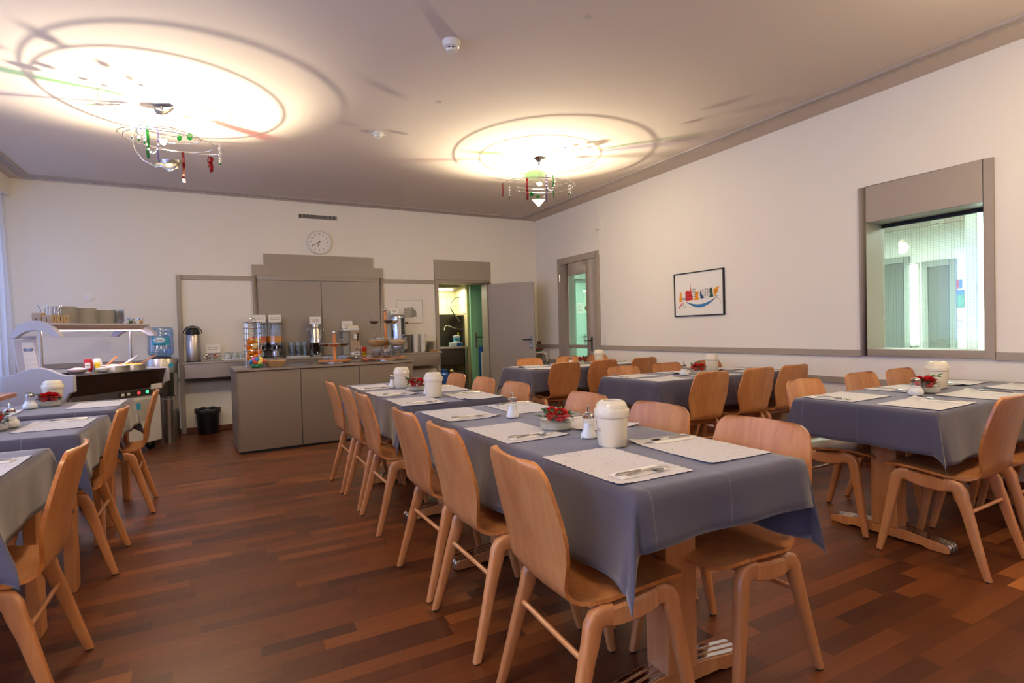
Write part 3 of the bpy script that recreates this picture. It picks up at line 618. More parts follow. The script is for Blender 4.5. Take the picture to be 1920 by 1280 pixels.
for i, (x, y) in enumerate(((1.586, 4.111), (1.977, 2.641))): tag(MB().lathe([(.0001, 0), (.018, 0), (.018, -.003), (.0001, -.003)], 16, mtx=T(x, y, ZC)).build('ceiling_plug', 'grey_glaze'), ('small round plug in the ceiling behind the smoke detector', 'small round plug in the ceiling right of the smoke detector')[i], 'plug')

# framed colourful print on the right wall (u runs to the right in the picture = -y)
t = thing('framed_print', 'black framed print of colourful town houses on the right wall', 'framed picture', (XR, 4.755, 1.292))
W_, H_ = .718, .501
def pv(u, v, d): return (-d, -u, v)
PM = Matrix(((0, 0, -1, 0), (-1, 0, 0, 0), (0, 1, 0, 0), (0, 0, 0, 1)))    # local prism (u,v,depth) -> wall
MB().box(0, 0, 0, W_, .012, .022, mtx=PM).box(0, H_-.012, 0, W_, H_, .022, mtx=PM).box(0, .012, 0, .012, H_-.012, .022, mtx=PM).box(W_-.012, .012, 0, W_, H_-.012, .022, mtx=PM).build('frame', 'black', t)
pp = MB().box(.012, .012, 0, W_-.012, H_-.012, .012, mtx=PM).build('paper', 'white_paper', t)
def art(nm, m_, poly, d=.0122): MB().prism(poly, d, d+.0006, mtx=PM).build(nm, m_, pp)
S = lambda L: [(a*W_, b_*H_) for a, b_ in L]
art('red_building', 'art_red', S([(.24, .35), (.40, .37), (.37, .50), (.345, .66), (.335, .62), (.33, .58), (.25, .59), (.235, .55)]))
art('spire', 'art_red', S([(.338, .6), (.352, .62), (.345, .76)]))
art('orange_tower', 'art_orange', S([(.10, .34), (.16, .34), (.155, .55), (.14, .57), (.12, .55)]))
art('orange_house', 'art_orange', S([(.41, .36), (.52, .36), (.50, .44), (.515, .56), (.49, .55), (.45, .55), (.44, .54), (.44, .44)]))
art('blue_sail', 'art_blue', S([(.55, .37), (.63, .40), (.58, .46), (.545, .58), (.535, .46)]))
art('green_house', 'art_green', S([(.72, .40), (.80, .40), (.785, .5), (.78, .61), (.74, .60), (.725, .55), (.735, .46)]))
art('orange_corner', 'art_orange', S([(.82, .41), (.85, .45), (.87, .50), (.915, .61), (.86, .61), (.795, .56), (.80, .48)]))
wv = [(.27+.56*i/20, .33-.085*sin(pi*i/20)**.8+.05*(i/20)**2.2) for i in range(21)]
art('blue_wave', 'art_wave', S([(a, b_) for a, b_ in wv]+[(a, b_-.055*sin(pi*i/20)-.004) for i, (a, b_) in reversed(list(enumerate(wv)))]))
art('red_ribbon', 'art_red', S([(.23, .34), (.15, .30), (.10, .23), (.08, .20), (.10, .185), (.13, .24), (.19, .31)]), .0124)
mb = MB()
def line(P, r=.0016):
    mb.tube([pv(a*W_, b_*H_, .0132) for a, b_ in P], r, 4)
line([(a, b_+.002) for a, b_ in wv]); line([(a, b_-.055*sin(pi*i/20)-.006) for i, (a, b_) in enumerate(wv)], .0022)
line([(.83, .38), (.88, .375), (.92, .33), (.935, .26)]); line([(.27, .33), (.24, .27), (.26, .22), (.22, .20), (.19, .25), (.205, .32)]); line([(.15, .29), (.15, .22), (.17, .18)], .001)
random.seed(3)
for (a0, a1, b0, b1) in ((.38, .44, .42, .62), (.57, .70, .42, .58), (.64, .73, .38, .60), (.16, .24, .37, .42)):
    line([(a0, b0), (a0, b1), (a1, b1), (a1, b0)], .0009)
    nx_, nz_ = 4, 5
    for i in range(nx_):
        for j in range(nz_):
            a = a0+(a1-a0)*(i+.5)/nx_; b_ = b0+(b1-b0)*(j+.4)/nz_; mb.prism([((a-.004)*W_, b_*H_), ((a+.004)*W_, b_*H_), ((a+.004)*W_, (b_+.018)*H_), ((a-.004)*W_, (b_+.018)*H_)], .0126, .0130, mtx=PM)
for a in (.265, .29, .315, .34, .365):
    for b_ in (.38, .45, .52): mb.prism([((a-.005)*W_, b_*H_), ((a+.005)*W_, b_*H_), ((a+.005)*W_, (b_+.03)*H_), ((a-.005)*W_, (b_+.03)*H_)], .0128, .0132, mtx=PM)
for a in (.455, .48, .84, .87): 
    for b_ in (.40, .48, .52): mb.prism([((a-.005)*W_, b_*H_), ((a+.005)*W_, b_*H_), ((a+.005)*W_, (b_+.025)*H_), ((a-.005)*W_, (b_+.025)*H_)], .0128, .0132, mtx=PM)
mb.build('ink_lines', 'ink', pp)

# small etching of a corner building, on the back wall
t = thing('framed_etching', 'small pale framed etching of a corner building on the back wall', 'framed picture', (2.292, YB-.002, 1.335))
W_, H_ = .405, .35
BM = Matrix(((1, 0, 0, 0), (0, 0, -1, 0), (0, 1, 0, 0), (0, 0, 0, 1)))
MB().box(0, 0, 0, W_, .006, .014, mtx=BM).box(0, H_-.006, 0, W_, H_, .014, mtx=BM).box(0, 0, 0, .006, H_, .014, mtx=BM).box(W_-.006, 0, 0, W_, H_, .014, mtx=BM).build('frame', 'grey_glaze', t)
pp = MB().box(.006, .006, 0, W_-.006, H_-.006, .009, mtx=BM).build('paper', 'white_paper', t)
MB().prism(S([(.27, .28), (.56, .24), (.56, .66), (.48, .70), (.30, .64), (.27, .55)]), .0091, .0096, mtx=BM).build('front_facade', 'grey_glaze', pp)
MB().prism(S([(.56, .24), (.76, .30), (.76, .50), (.66, .64), (.60, .74), (.56, .66)]), .0091, .0096, mtx=BM).build('side_facade', 'etch_grey', pp)
mb = MB()
for i in range(6):
    for j in range(5):
        a = .29+i*.045; b_ = .31+j*.07; mb.prism(S([(a, b_), (a+.02, b_), (a+.02, b_+.035), (a, b_+.035)]), .0098, .0101, mtx=BM)
for i in range(4):
    for j in range(4):
        a = .585+i*.042; b_ = .33+j*.065; mb.prism(S([(a, b_), (a+.018, b_), (a+.018, b_+.03), (a, b_+.03)]), .0098, .0101, mtx=BM)
mb.prism(S([(.24, .255), (.78, .27), (.78, .28), (.24, .265)]), .0098, .0101, mtx=BM)
mb.build('windows', 'ink', pp)

# ---------------------------------------------------------------- chairs
random.seed(11)
def shell_mesh():
    # centre line (y, z) from the seat front to the top of the back
    P = [(.228, .424), (.216, .433), (.19, .441), (.14, .446), (.08, .444), (.01, .436), (-.06, .427), (-.115, .424), (-.150, .428), (-.176, .440), (-.192, .458), (-.200, .482), (-.204, .515), (-.209, .56), (-.219, .61), (-.231, .66), (-.244, .71), (-.256, .755), (-.2605, .772), (-.2645, .787), (-.2685, .801), (-.2715, .8125), (-.2735, .8205), (-.2745, .8245)]
    Wd = [.130, .165, .190, .203, .208, .204, .196, .184, .176, .170, .168, .170, .178, .194, .206, .205, .199, .191, .188, .183, .174, .161, .146, .122]
    D = [.002, .003, .005, .008, .010, .010, .008, .006, .006, .007, .009, .012, .015, .018, .020, .021, .0215, .0215, .0215, .0215, .0215, .0215, .0215, .0215]
    nt_ = 14; th = .0115; vs = []; n = len(P)
    for side in (0, 1):
        for i, (y, z) in enumerate(P):
            a = Vector(P[max(i-1, 0)]); b_ = Vector(P[min(i+1, n-1)]); t_ = (b_-a).normalized(); nn = Vector((t_.y, -t_.x))   # towards the sitter: up over the seat
            if i > n-1: pass
            nn = Vector((-t_.y, t_.x)) if False else Vector((t_.y*-1, t_.x))*-1 if False else Vector((t_.y, -t_.x))
            for j in range(nt_+1):
                u = -1+2*j/nt_; w_ = Wd[i]*u
                edge = -.004*u*u*max(0, (z-.755)/.07)
                off = D[i]*(u*u-.35)*(1)+(th if side else 0)
                vs.append((w_, y+nn.x*off*1.0, z+nn.y*off+edge))
    R_ = nt_+1; fs = []; mi = []
    def idx(s_, i, j): return s_*n*R_+i*R_+j
    for i in range(n-1):
        for j in range(nt_):
            fs.append((idx(0, i, j), idx(0, i, j+1), idx(0, i+1, j+1), idx(0, i+1, j))); mi.append(0)
            fs.append((idx(1, i, j), idx(1, i+1, j), idx(1, i+1, j+1), idx(1, i, j+1))); mi.append(0)
        for j in (0, nt_): fs.append((idx(0, i, j), idx(0, i+1, j), idx(1, i+1, j), idx(1, i, j))); mi.append(1)
    for i in (0, n-1):
        for j in range(nt_): fs.append((idx(0, i, j), idx(0, i, j+1), idx(1, i, j+1), idx(1, i, j))); mi.append(1)
    mb = MB(); mb.v = vs; mb.f = [list(f) for f in fs]; mb.mi = mi; mb.sm = [True]*len(fs)
    return mb, n, R_
def split_shell():
    mb, n, R_ = shell_mesh(); res = []
    return mb
def leg_mesh(front):
    mb = MB(); s_ = 1 if front else -1
    if front: path = [(.222, 0), (.210, .06), (.190, .17), (.170, .28), (.156, .355), (.150, .388), (.139, .407), (.118, .4145), (.092, .4135)]
    else: path = [(-.225, 0), (-.208, .06), (-.176, .17), (-.146, .28), (-.126, .340), (-.118, .374), (-.106, .392), (-.084, .3975), (-.058, .396)]
    xs = [.0]*9; rad = [(.0125, .0145), (.0135, .0165), (.0155, .0195), (.017, .0225), (.018, .0255), (.0185, .0275), (.0185, .029), (.0185, .0305), (.0185, .031)]
    zf = [.215-.03*(p[1]/.42) for p in path]; n = 16; vs = []; fs = []
    k = len(path)
    for i, (y, z) in enumerate(path):
        a = Vector(path[max(i-1, 0)]); b_ = Vector(path[min(i+1, k-1)]); t_ = (b_-a).normalized(); nn = Vector((-t_.y, t_.x))
        if i == 0: nn = Vector((s_*-1, 0)) if False else Vector((-1, 0)) 
        rx, rn = rad[i]
        if i >= 6: lower = .0
        for j in range(n):
            th = 2*pi*j/n; c, q = cos(th), sin(th)
            sx = math.copysign(abs(c)**.55, c); sq = math.copysign(abs(q)**.55, q)
            vs.append((zf[i]+rx*sx, y+nn.x*rn*sq, max(.004, z+nn.y*rn*sq) if i else .006))
    for i in range(k-1):
        for j in range(n): fs.append((i*n+j, i*n+(j+1) % n, (i+1)*n+(j+1) % n, (i+1)*n+j))
    fs.append(tuple(range(n))); fs.append(tuple((k-1)*n+j for j in range(n)))
    return mb.add(vs, fs, 0, None, True)
def mirror(mb):
    m2 = MB(); m2.v = [(-x, y, z) for x, y, z in mb.v]; m2.f = [f[::-1] for f in mb.f]; m2.mi = mb.mi; m2.sm = mb.sm; return m2
def make_chair():
    t = thing('dining_chair', 'x', 'chair')
    sh = split_shell(); sh.build('seat_shell', ['beech', 'ply_edge'], t, ang=50)
    for f_ in (0, 1):
        lm = leg_mesh(f_)
        for m_, sg in ((lm, 1), (mirror(lm), -1)):
            lg = m_.build('leg', 'beech_leg', t, ang=60)
            MB().cyl(.012, 0, .007, 14, mtx=T(sg*.215, .2225 if f_ else -.225, 0)).build('glide', 'black_plastic', lg)
    for sg in (1, -1):
        mb = MB(); vs = []; L = [(-.060, .3655, .426), (-.03, .362, .428), (.03, .366, .433), (.07, .374, .439), (.094, .382, .444)]
        for y, z0, z1 in L:
            x0, x1 = .186-.02, .186+.019
            vs += [(sg*x0, y, z0+.004), (sg*(x0+.004), y, z0), (sg*(x1-.006), y, z0), (sg*x1, y, z0+.006), (sg*x1, y, z1-.014), (sg*(x1-.008), y, z1-.006), (sg*(x0+.004), y, z1-.006), (sg*x0, y, z1-.01)]
        fs = [tuple(range(8)), tuple(32+i for i in range(8))]+[(i*8+j, i*8+(j+1) % 8, (i+1)*8+(j+1) % 8, (i+1)*8+j) for i in range(4) for j in range(8)]
        mb.add(vs, fs); mb.build('side_rail', 'beech_leg', t)
    MB().box(-.172, -.085, .385, .172, -.06, .418).build('cross_rail', 'beech_leg', t, bevel=.004)
    MB().box(-.172, .09, .395, .172, .115, .432).build('cross_rail', 'beech_leg', t, bevel=.004)
    MB().tube([(-.196, -.146, .285), (.196, -.146, .285)], .0085, 10).build('stretcher', 'beech_leg', t)
    sc = MB().lathe([(.0001, .0022), (.0035, .002), (.005, 0)], 10).mesh('screw', 'black_plastic')
    for x, y, z in ((-.12, -.075, .4225), (.12, -.075, .4225), (-.12, .10, .443), (.12, .10, .443)): link('screw', sc, t, (x, y, z+.0008))
    return freeze(t)
CH = make_chair(); first = [True]
def chair(x, y, face, label, group):
    rz = {'+x': -pi/2, '-x': pi/2, '+y': 0, '-y': pi}[face[:2]]+radians(float(face[2:] or 0))
    if first[0]:
        first[0] = False; CH.location = (x, y, 0); CH.rotation_euler = (0, 0, rz); CH['label'] = label; CH['group'] = group; return CH
    return dup(CH, (x, y, 0), rz, label, group)
TN = {1: 'front centre table', 2: 'rear centre table', 3: 'rear right table', 4: 'middle right table', 5: 'front right table', 6: 'front left table', 7: 'middle left table', 8: 'rear left table'}
ORD3 = ('nearest', 'middle', 'farthest')
def chrow(tn, side, sidename, pts, names=ORD3):
    for (x, y, f), nm in zip(pts, names):
        chair(x, y, f, 'beech plywood chair, %s, %s, %s seat' % (TN[tn], sidename, nm), 'chairs at the '+TN[tn])
chrow(1, 0, 'left side', [(.985, 1.372, '+x-3'), (.985, 1.972, '+x'), (.985, 2.485, '+x1')])
chrow(1, 0, 'right side', [(1.52, 1.335, '-x4'), (1.535, 1.905, '-x'), (1.53, 2.46, '-x')])
chrow(2, 0, 'left side', [(.99, 3.375, '+x'), (.99, 3.895, '+x'), (.975, 4.385, '+x')])
chrow(2, 0, 'right side', [(1.535, 3.30, '-x'), (1.535, 3.82, '-x'), (1.535, 4.38, '-x')])
lr = ('leftmost', 'middle', 'rightmost')
chrow(5, 0, 'near side', [(3.185, 1.365, '+y2'), (3.73, 1.37, '+y'), (4.28, 1.37, '+y')], lr)
chrow(5, 0, 'far side', [(3.27, 1.93, '-y2'), (3.92, 1.95, '-y'), (4.42, 1.95, '-y')], lr)
chrow(4, 0, 'near side', [(3.345, 3.235, '+y'), (3.90, 3.24, '+y'), (4.36, 3.24, '+y')], lr)
chrow(4, 0, 'far side', [(3.31, 3.76, '-y'), (3.86, 3.76, '-y'), (4.42, 3.76, '-y')], lr)
chrow(3, 0, 'near side', [(3.29, 5.19, '+y'), (3.82, 5.20, '+y'), (4.42, 5.20, '+y')], lr)
chrow(3, 0, 'far side', [(3.45, 5.77, '-y'), (4.04, 5.77, '-y'), (4.50, 5.77, '-y')], lr)
for tn, x, y, f in ((6, -.715, 2.385, '-x'), (7, -.745, 3.585, '-x'), (8, -.695, 4.64, '-x3')):
    chair(x, y, f, 'beech plywood chair at the aisle end of the %s' % TN[tn], 'chairs at the left tables')

# ---------------------------------------------------------------- tables and cloths
TZ = .745
def foot_parts(t, x, L=.30):
    ft = None
    mb = MB(); pl = [(-L, .012), (-L+.01, .004), (-L+.10, .004), (-L+.12, .014), (L-.12, .014), (L-.10, .004), (L-.01, .004), (L, .012), (L-.003, .034), (L-.012, .044), (.10, .068), (-.10, .068), (-L+.012, .044), (-L+.003, .034)]
    mb.prism([(a, b_) for a, b_ in pl], -.042, .042, mtx=Matrix(((0, 0, 1, 0), (1, 0, 0, 0), (0, 1, 0, 0), (0, 0, 0, 1))))
    ft = mb.build('foot', 'beech_leg', t, (x, 0, 0), bevel=.002)
    for dx in (-.027, 0, .027):
        mb = MB(); P = [(-L-.003, .010), (-L-.001, .036), (-L+.011, .0475), (-.10, .0715), (.10, .0715), (L-.011, .0475), (L+.001, .036), (L+.003, .010)]
        Q = [(a*(1-.004), b_-.004) for a, b_ in P]
        mb.prism(P+Q[::-1], dx-.0085, dx+.0085, mtx=Matrix(((0, 0, 1, 0), (1, 0, 0, 0), (0, 1, 0, 0), (0, 0, 0, 1))))
        mb.build('metal_strip', 'chrome', ft, bevel=.001)
    MB().box(-.05, -.065, .066, .05, .065, .70).build('post', 'beech_leg', t, (x, 0, 0), bevel=.003)
    MB().box(-.04, -.24, .69, .04, .24, .716).build('bearer', 'beech_leg', t, (x, 0, 0), bevel=.003)
CORN = {1: {(-1, -1): .62}, 5: {(-1, -1): 1.2}, 6: {(1, -1): 2.1}}
def cloth_mesh(L, W, o, seed=0):
    # o = overhangs (x-, x+, y-, y+); drape mapping, corners flare as folded flaps
    rs = random.Random(seed); ph = [rs.uniform(0, 6.28) for _ in range(8)]
    def cuts(h, o0, o1, st):
        a = []; n0 = max(2, int(o0/.022)); n1 = max(2, int(o1/.022)); m_ = int(2*h/st)
        a += [-h-o0+o0*i/n0 for i in range(n0)]; a += [-h+2*h*i/m_ for i in range(m_)]; a += [h+o1*i/n1 for i in range(n1+1)]; return a
    us = cuts(L/2, o[0], o[1], .04); vs_ = cuts(W/2, o[2], o[3], .04); rb = .007; V = []; tn = []
    def bend(a):   # path length a past the edge -> (outward, down)
        if a <= 0: return 0, 0
        q = rb*pi/2
        if a < q: t = a/rb; return rb*sin(t), rb*(1-cos(t))
        return rb, rb+(a-q)
    for u in us:
        for v in vs_:
            a = max(0, abs(u)-L/2); b_ = max(0, abs(v)-W/2); su = 1 if u > 0 else -1; sv = 1 if v > 0 else -1
            if a == 0 and b_ == 0: V.append((u, v, .0008*sin(u*7+ph[0])*sin(v*9+ph[1]))); continue
            if a == 0 or b_ == 0:
                w_, d_ = bend(max(a, b_)); s_ = u if a == 0 else v; half = (L if a == 0 else W)/2
                near = max(0, 1-(half-abs(s_))/.22)            # towards a corner the side swings out
                fl = .07+.05*sin(s_*5.3+ph[2 if a else 3])+.03*sin(s_*13+ph[4])+.10*near**2
                w_ += d_*fl*.9 + .010*sin(s_*21+ph[5])*d_*3
                z = -d_*sqrt(max(.2, 1-(fl*.9)**2))
                V.append((u if a == 0 else su*(L/2+w_), v if b_ == 0 else sv*(W/2+w_), z)); continue
            r = sqrt(a*a+b_*b_); th = atan2(b_, a); w_, d_ = bend(r); k = sin(2*th)
            al = (.12+.15*k**2+.08*sin(4*th)*sin(ph[6]))*CORN.get(seed, {}).get((su, sv), 1)
            f2 = th+.20*sin(4*th)                      # folded flap gathers towards the diagonal
            wd = w_+d_*sin(al); 
            V.append((su*(L/2+wd*cos(f2)), sv*(W/2+wd*sin(f2)), -d_*cos(al)))
    nv = len(vs_); F = [(i*nv+j, (i+1)*nv+j, (i+1)*nv+j+1, i*nv+j+1) for i in range(len(us)-1) for j in range(nv-1)]
    mb = MB().add(V, F, 0, None, True); return mb.mesh('tablecloth', 'table_linen', ang=180)
def table(tn, cx, cy, L, W, rz, o, feet, label, seed, legs4=False):
    t = thing('dining_table', label, 'table', (cx, cy, 0), rz, 'dining tables')
    MB().box(-L/2+.004, -W/2+.004, .715, L/2-.004, W/2-.004, .7435).build('tabletop', 'oak_top', t, bevel=.003)
    if legs4:
        for x in (-L/2+.05, L/2-.05):
            for y in (-W/2+.055, W/2-.055): MB().box(x-.022, y-.045, 0, x+.022, y+.045, .715).build('leg', 'beech_leg', t, bevel=.004)
        MB().box(-L/2+.06, -W/2+.03, .63, L/2-.06, -W/2+.05, .715).build('apron', 'beech_leg', t); MB().box(-L/2+.06, W/2-.05, .63, L/2-.06, W/2-.03, .715).build('apron', 'beech_leg', t)
    else:
        for x in feet: foot_parts(t, x)
        MB().box(min(feet), -.02, .62, max(feet), .02, .70).build('stretcher_beam', 'beech_leg', t, bevel=.003)
    c = tag(link('tablecloth', cloth_mesh(L, W, o, seed), None, (cx, cy, TZ), rz), 'grey-blue tablecloth draped over the '+TN[tn], 'tablecloth', 'grey-blue tablecloths')
    sd = c.modifiers.new('hem', 'SOLIDIFY'); sd.thickness = .0012; sd.offset = 1
table(1, 1.277, 2.0, 1.82, .69, pi/2, (.15, .12, .275, .255), (-.67, .53), 'wooden pedestal table under grey-blue cloth, front of the centre row', 1)
table(2, 1.285, 3.99, 1.66, .70, pi/2, (.17, .17, .245, .245), (-.64, .33), 'wooden pedestal table under grey-blue cloth, back of the centre row', 2)
table(5, 3.80, 1.655, 1.76, .71, 0, (.205, .02, .245, .245), (-.60, .55), 'wooden pedestal table under grey-blue cloth below the wired window', 5)
table(4, 3.835, 3.555, 1.70, .71, 0, (.205, .02, .245, .245), (-.60, .50), 'wooden pedestal table under grey-blue cloth below the colourful print', 4)
table(3, 3.815, 5.455, 1.70, .70, 0, (.235, .10, .245, .245), (-.60, .50), 'wooden pedestal table under grey-blue cloth near the glazed door', 3)
table(6, -1.30, 2.52, 1.30, .74, 0, (.02, .20, .25, .25), (), 'wooden four-legged table under grey-blue cloth, nearest on the left', 6, True)
table(7, -1.28, 3.595, 1.32, .76, 0, (.02, .22, .25, .25), (), 'wooden four-legged table under grey-blue cloth, middle on the left', 7, True)
table(8, -1.28, 4.61, 1.32, .76, 0, (.02, .20, .20, .25), (), 'wooden four-legged table under grey-blue cloth, farthest on the left', 8, True)

# ---------------------------------------------------------------- place settings
def mat_mesh(seed):
    rs = random.Random(seed); n, m_ = 34, 24; L, W = .405, .285; V = []; F = []
    ca = [rs.choice((0, 0, .004, .012)) for _ in range(4)]
    for i in range(n+1):
        for j in range(m_+1):
            u, v = -1+2*i/n, -1+2*j/m_; x, y = u*L/2, v*W/2
            if i in (0, n): x += .0022*(1 if (j % 2) else -1)*u
            if j in (0, m_): y += .0022*(1 if (i % 2) else -1)*v
            z = .0012+.0005*sin(x*40+seed)*sin(y*37)
            for q, (a, b_) in enumerate(((1, 1), (1, -1), (-1, 1), (-1, -1))): z += ca[q]*max(0, (u*a+v*b_-1.35)/.65)**2
            V.append((x, y, z))
    r = m_+1; F = [(i*r+j, (i+1)*r+j, (i+1)*r+j+1, i*r+j+1) for i in range(n) for j in range(m_)]
    mb = MB().add(V, F, 0, None, True)
    o = len(V); mb.add([(x, y, z-.0022) for x, y, z in V], [f[::-1] for f in F], 1, None, True)
    E_ = [i*r for i in range(n)]+[n*r+j for j in range(m_)]+[(n-i)*r+m_ for i in range(n)]+[m_-j for j in range(m_)]
    for a, b_ in zip(E_, E_[1:]+E_[:1]): mb.f.append([a, b_, b_+o, a+o]); mb.mi.append(1); mb.sm.append(False)
    return mb.mesh('placemat', ['mat_linen', 'mat_under'], ang=60)
MM = [mat_mesh(i) for i in range(5)]
def napkin_mesh():
    mb = MB(); V = []; 
    for (x0, x1, y0_, y1_, z0, z1) in ((-.095, .095, -.030, .034, 0, .0022), (-.090, .092, -.026, .030, .0024, .0042)):
        mb.box(x0, y0_, z0, x1, y1_, z1)
    return mb.mesh('napkin', 'napkin_paper', bevel=.0006)
NM = napkin_mesh()
def knife():
    t = thing('table_knife', 'x', 'knife')
    mb = MB(); P = [(0, -.006), (.10, -.0085), (.112, -.006), (.108, .004), (.095, .009), (0, .006)]
    MB().prism(P, 0, .0014).build('blade', 'chrome', t)
    MB().tube([(0, 0, .001), (-.03, 0, .0015), (-.09, 0, .002), (-.098, 0, .002)], [.0042, .0048, .0062, .004], 8).build('handle', 'chrome', t)
    return freeze(t)
def spoon():
    t = thing('teaspoon', 'x', 'spoon')
    mb = MB(); mb.sphere((.055, 0, .0035), .017, 0, 12, (1.35, .9, .18)); mb.build('bowl', 'chrome', t)
    MB().tube([(.036, 0, .003), (0, 0, .005), (-.05, 0, .0035), (-.066, 0, .002)], [.0022, .002, .0032, .004], 8).build('handle', 'chrome', t)
    return freeze(t)
KN = None; SP = None
sn = [0]
def setting(tn, side, nm, x, y, f, cut=True, fork=False):
    """f = diner facing; mat's short side towards the diner, cutlery on the diner's right"""
    global KN, SP
    a = {'+x': 0, '-x': pi, '+y': pi/2, '-y': -pi/2}[f]+radians(random.uniform(-2, 2)); sn[0] += 1
    tail = '%s, %s, %s place' % (TN[tn], side, nm)
    # mat: long side runs along the table edge = across the facing
    def off(fwd, rt): return (x+fwd*cos(a)+rt*sin(a), y+fwd*sin(a)-rt*cos(a))
    o = tag(link('placemat', MM[sn[0] % 5], None, (x, y, TZ+.0035), a+pi/2), 'pale grey placemat, '+tail, 'placemat', 'grey placemats')
    if not cut: return
    jit = random.uniform(-.006, .006); ar = a+radians(random.uniform(-5, 5))
    px_, py_ = off(-.012+jit, .135)
    tag(link('napkin', NM, None, (px_, py_, TZ+.0055), ar), 'folded white napkin, '+tail, 'napkin', 'white napkins')
    kx, ky = off(-.005, .135)
    if KN is None: KN = knife(); k = KN; k.location = (kx, ky, TZ+.010); k.rotation_euler = (0, 0, ar); k['label'] = 'steel knife on napkin, '+tail; k['group'] = 'steel knives'
    else: dup(KN, (kx, ky, TZ+.010), ar+radians(random.uniform(-4, 4)), 'steel knife on napkin, '+tail, 'steel knives')
    kx, ky = off(-.01, .155)
    if SP is None: SP = spoon(); s_ = SP; s_.location = (kx, ky, TZ+.010); s_.rotation_euler = (0, 0, ar); s_['label'] = 'steel teaspoon beside knife, '+tail; s_['group'] = 'steel teaspoons'
    else: dup(SP, (kx, ky, TZ+.010), ar+radians(random.uniform(-3, 3)), 'steel teaspoon beside knife, '+tail, 'steel teaspoons')
random.seed(5)
for nm, y in zip(ORD3, (1.375, 2.045, 2.655)): setting(1, 'left side', nm, 1.085, y, '+x')
for nm, y in zip(ORD3, (1.40, 2.05, 2.665)): setting(1, 'right side', nm, 1.475, y, '-x')
for nm, y in zip(ORD3, (3.355, 3.92, 4.46)): setting(2, 'left side', nm, 1.075, y, '+x')
for nm, y in zip(ORD3, (3.37, 3.93, 4.46)): setting(2, 'right side', nm, 1.485, y, '-x')
for nm, x in zip(lr, (3.19, 3.78, 4.36)): setting(5, 'near side', nm, x, 1.465, '+y')
for nm, x in zip(lr, (3.17, 3.80, 4.38)): setting(5, 'far side', nm, x, 1.86, '-y')
for nm, x in zip(lr, (3.22, 3.78, 4.36)): setting(4, 'near side', nm, x, 3.365, '+y')
for nm, x in zip(lr, (3.20, 3.80, 4.38)): setting(4, 'far side', nm, x, 3.755, '-y')
for nm, x in zip(lr, (3.22, 3.76, 4.34)): setting(3, 'near side', nm, x, 5.26, '+y')
for nm, x in zip(lr, (3.24, 3.80, 4.40)): setting(3, 'far side', nm, x, 5.65, '-y')
setting(8, 'aisle end', 'only', -.775, 4.66, '-x'); setting(7, 'aisle end', 'only', -.785, 3.66, '-x'); setting(6, 'aisle end', 'only', -.80, 2.50, '-x')
setting(8, 'near side', 'second', -1.35, 4.42, '+y', False)

# table items
def bread_bin(x, y, label, rz=0, lett=False):
    t = thing('table_bin', label, 'bin', (x, y, TZ+.002), rz, 'cream table bins')
    MB().lathe([(.0001, 0), (.042, 0), (.050, .004), (.053, .012), (.0585, .11), (.0585, .112)], 40).build('body', 'cream_plastic', t, ang=40)
    ld = MB().lathe([(.0605, .110), (.0625, .111), (.0635, .114), (.0645, .136), (.0625, .139), (.058, .1395), (.057, .146), (.053, .158), (.045, .1665), (.036, .1695), (.033, .168), (.032, .162), (.036, .15), (.05, .13), (.0605, .110)], 40).build('lid', 'cream_plastic', t, ang=40)
    MB().lathe([(.0595, .1115), (.0600, .1100), (.0592, .1085)], 40).build('seam', 'grey_glaze', t)
    if lett:
        for i, ch in enumerate('ld'):
            a_ = radians(168+i*11); o = text('lettering', ch, .026, t, (.0562*cos(a_), .0562*sin(a_), .067), (pi/2, 0, a_+pi/2), 'gold')
        a_ = radians(160); MB().sphere((.0574*cos(a_), .0574*sin(a_), .093), .004, 0, 8, (.4, 1, 1.4)).build('emblem', 'gold', t)
    return t
def sugar(x, y, label, kind, h=.0):
    t = thing('sugar_dispenser', label, 'sugar dispenser', (x, y, TZ+.002), random.random()*6, 'glass sugar dispensers')
    if kind == 'bell': P = [(.0001, 0), (.030, 0), (.034, .004), (.034, .012), (.027, .026), (.0225, .040), (.0225, .078), (.021, .084)]; fill = .060
    else: P = [(.0001, 0), (.032, 0), (.040, .006), (.042, .018), (.038, .032), (.030, .044), (.024, .054), (.0235, .075), (.021, .082)]; fill = .055
    MB().lathe(P, 28).build('glass_body', 'clear_glass', t)
    Q = [(max(.0001, r-.0022), z+.002) for r, z in P if z < fill]+[(P[5][0]-.0025, fill), (.0001, fill+.003)]
    MB().lathe(Q, 24).build('sugar_fill', 'sugar', t)
    MB().lathe([(.0225, .080), (.0235, .081), (.0235, .093), (.019, .099), (.010, .103), (.0001, .104)], 24).build('cap', 'chrome', t)
    MB().tube([(0, 0, .10), (.001, 0, .118), (.004, 0, .128)], .0042, 10).build('spout', 'chrome', t)
    return t
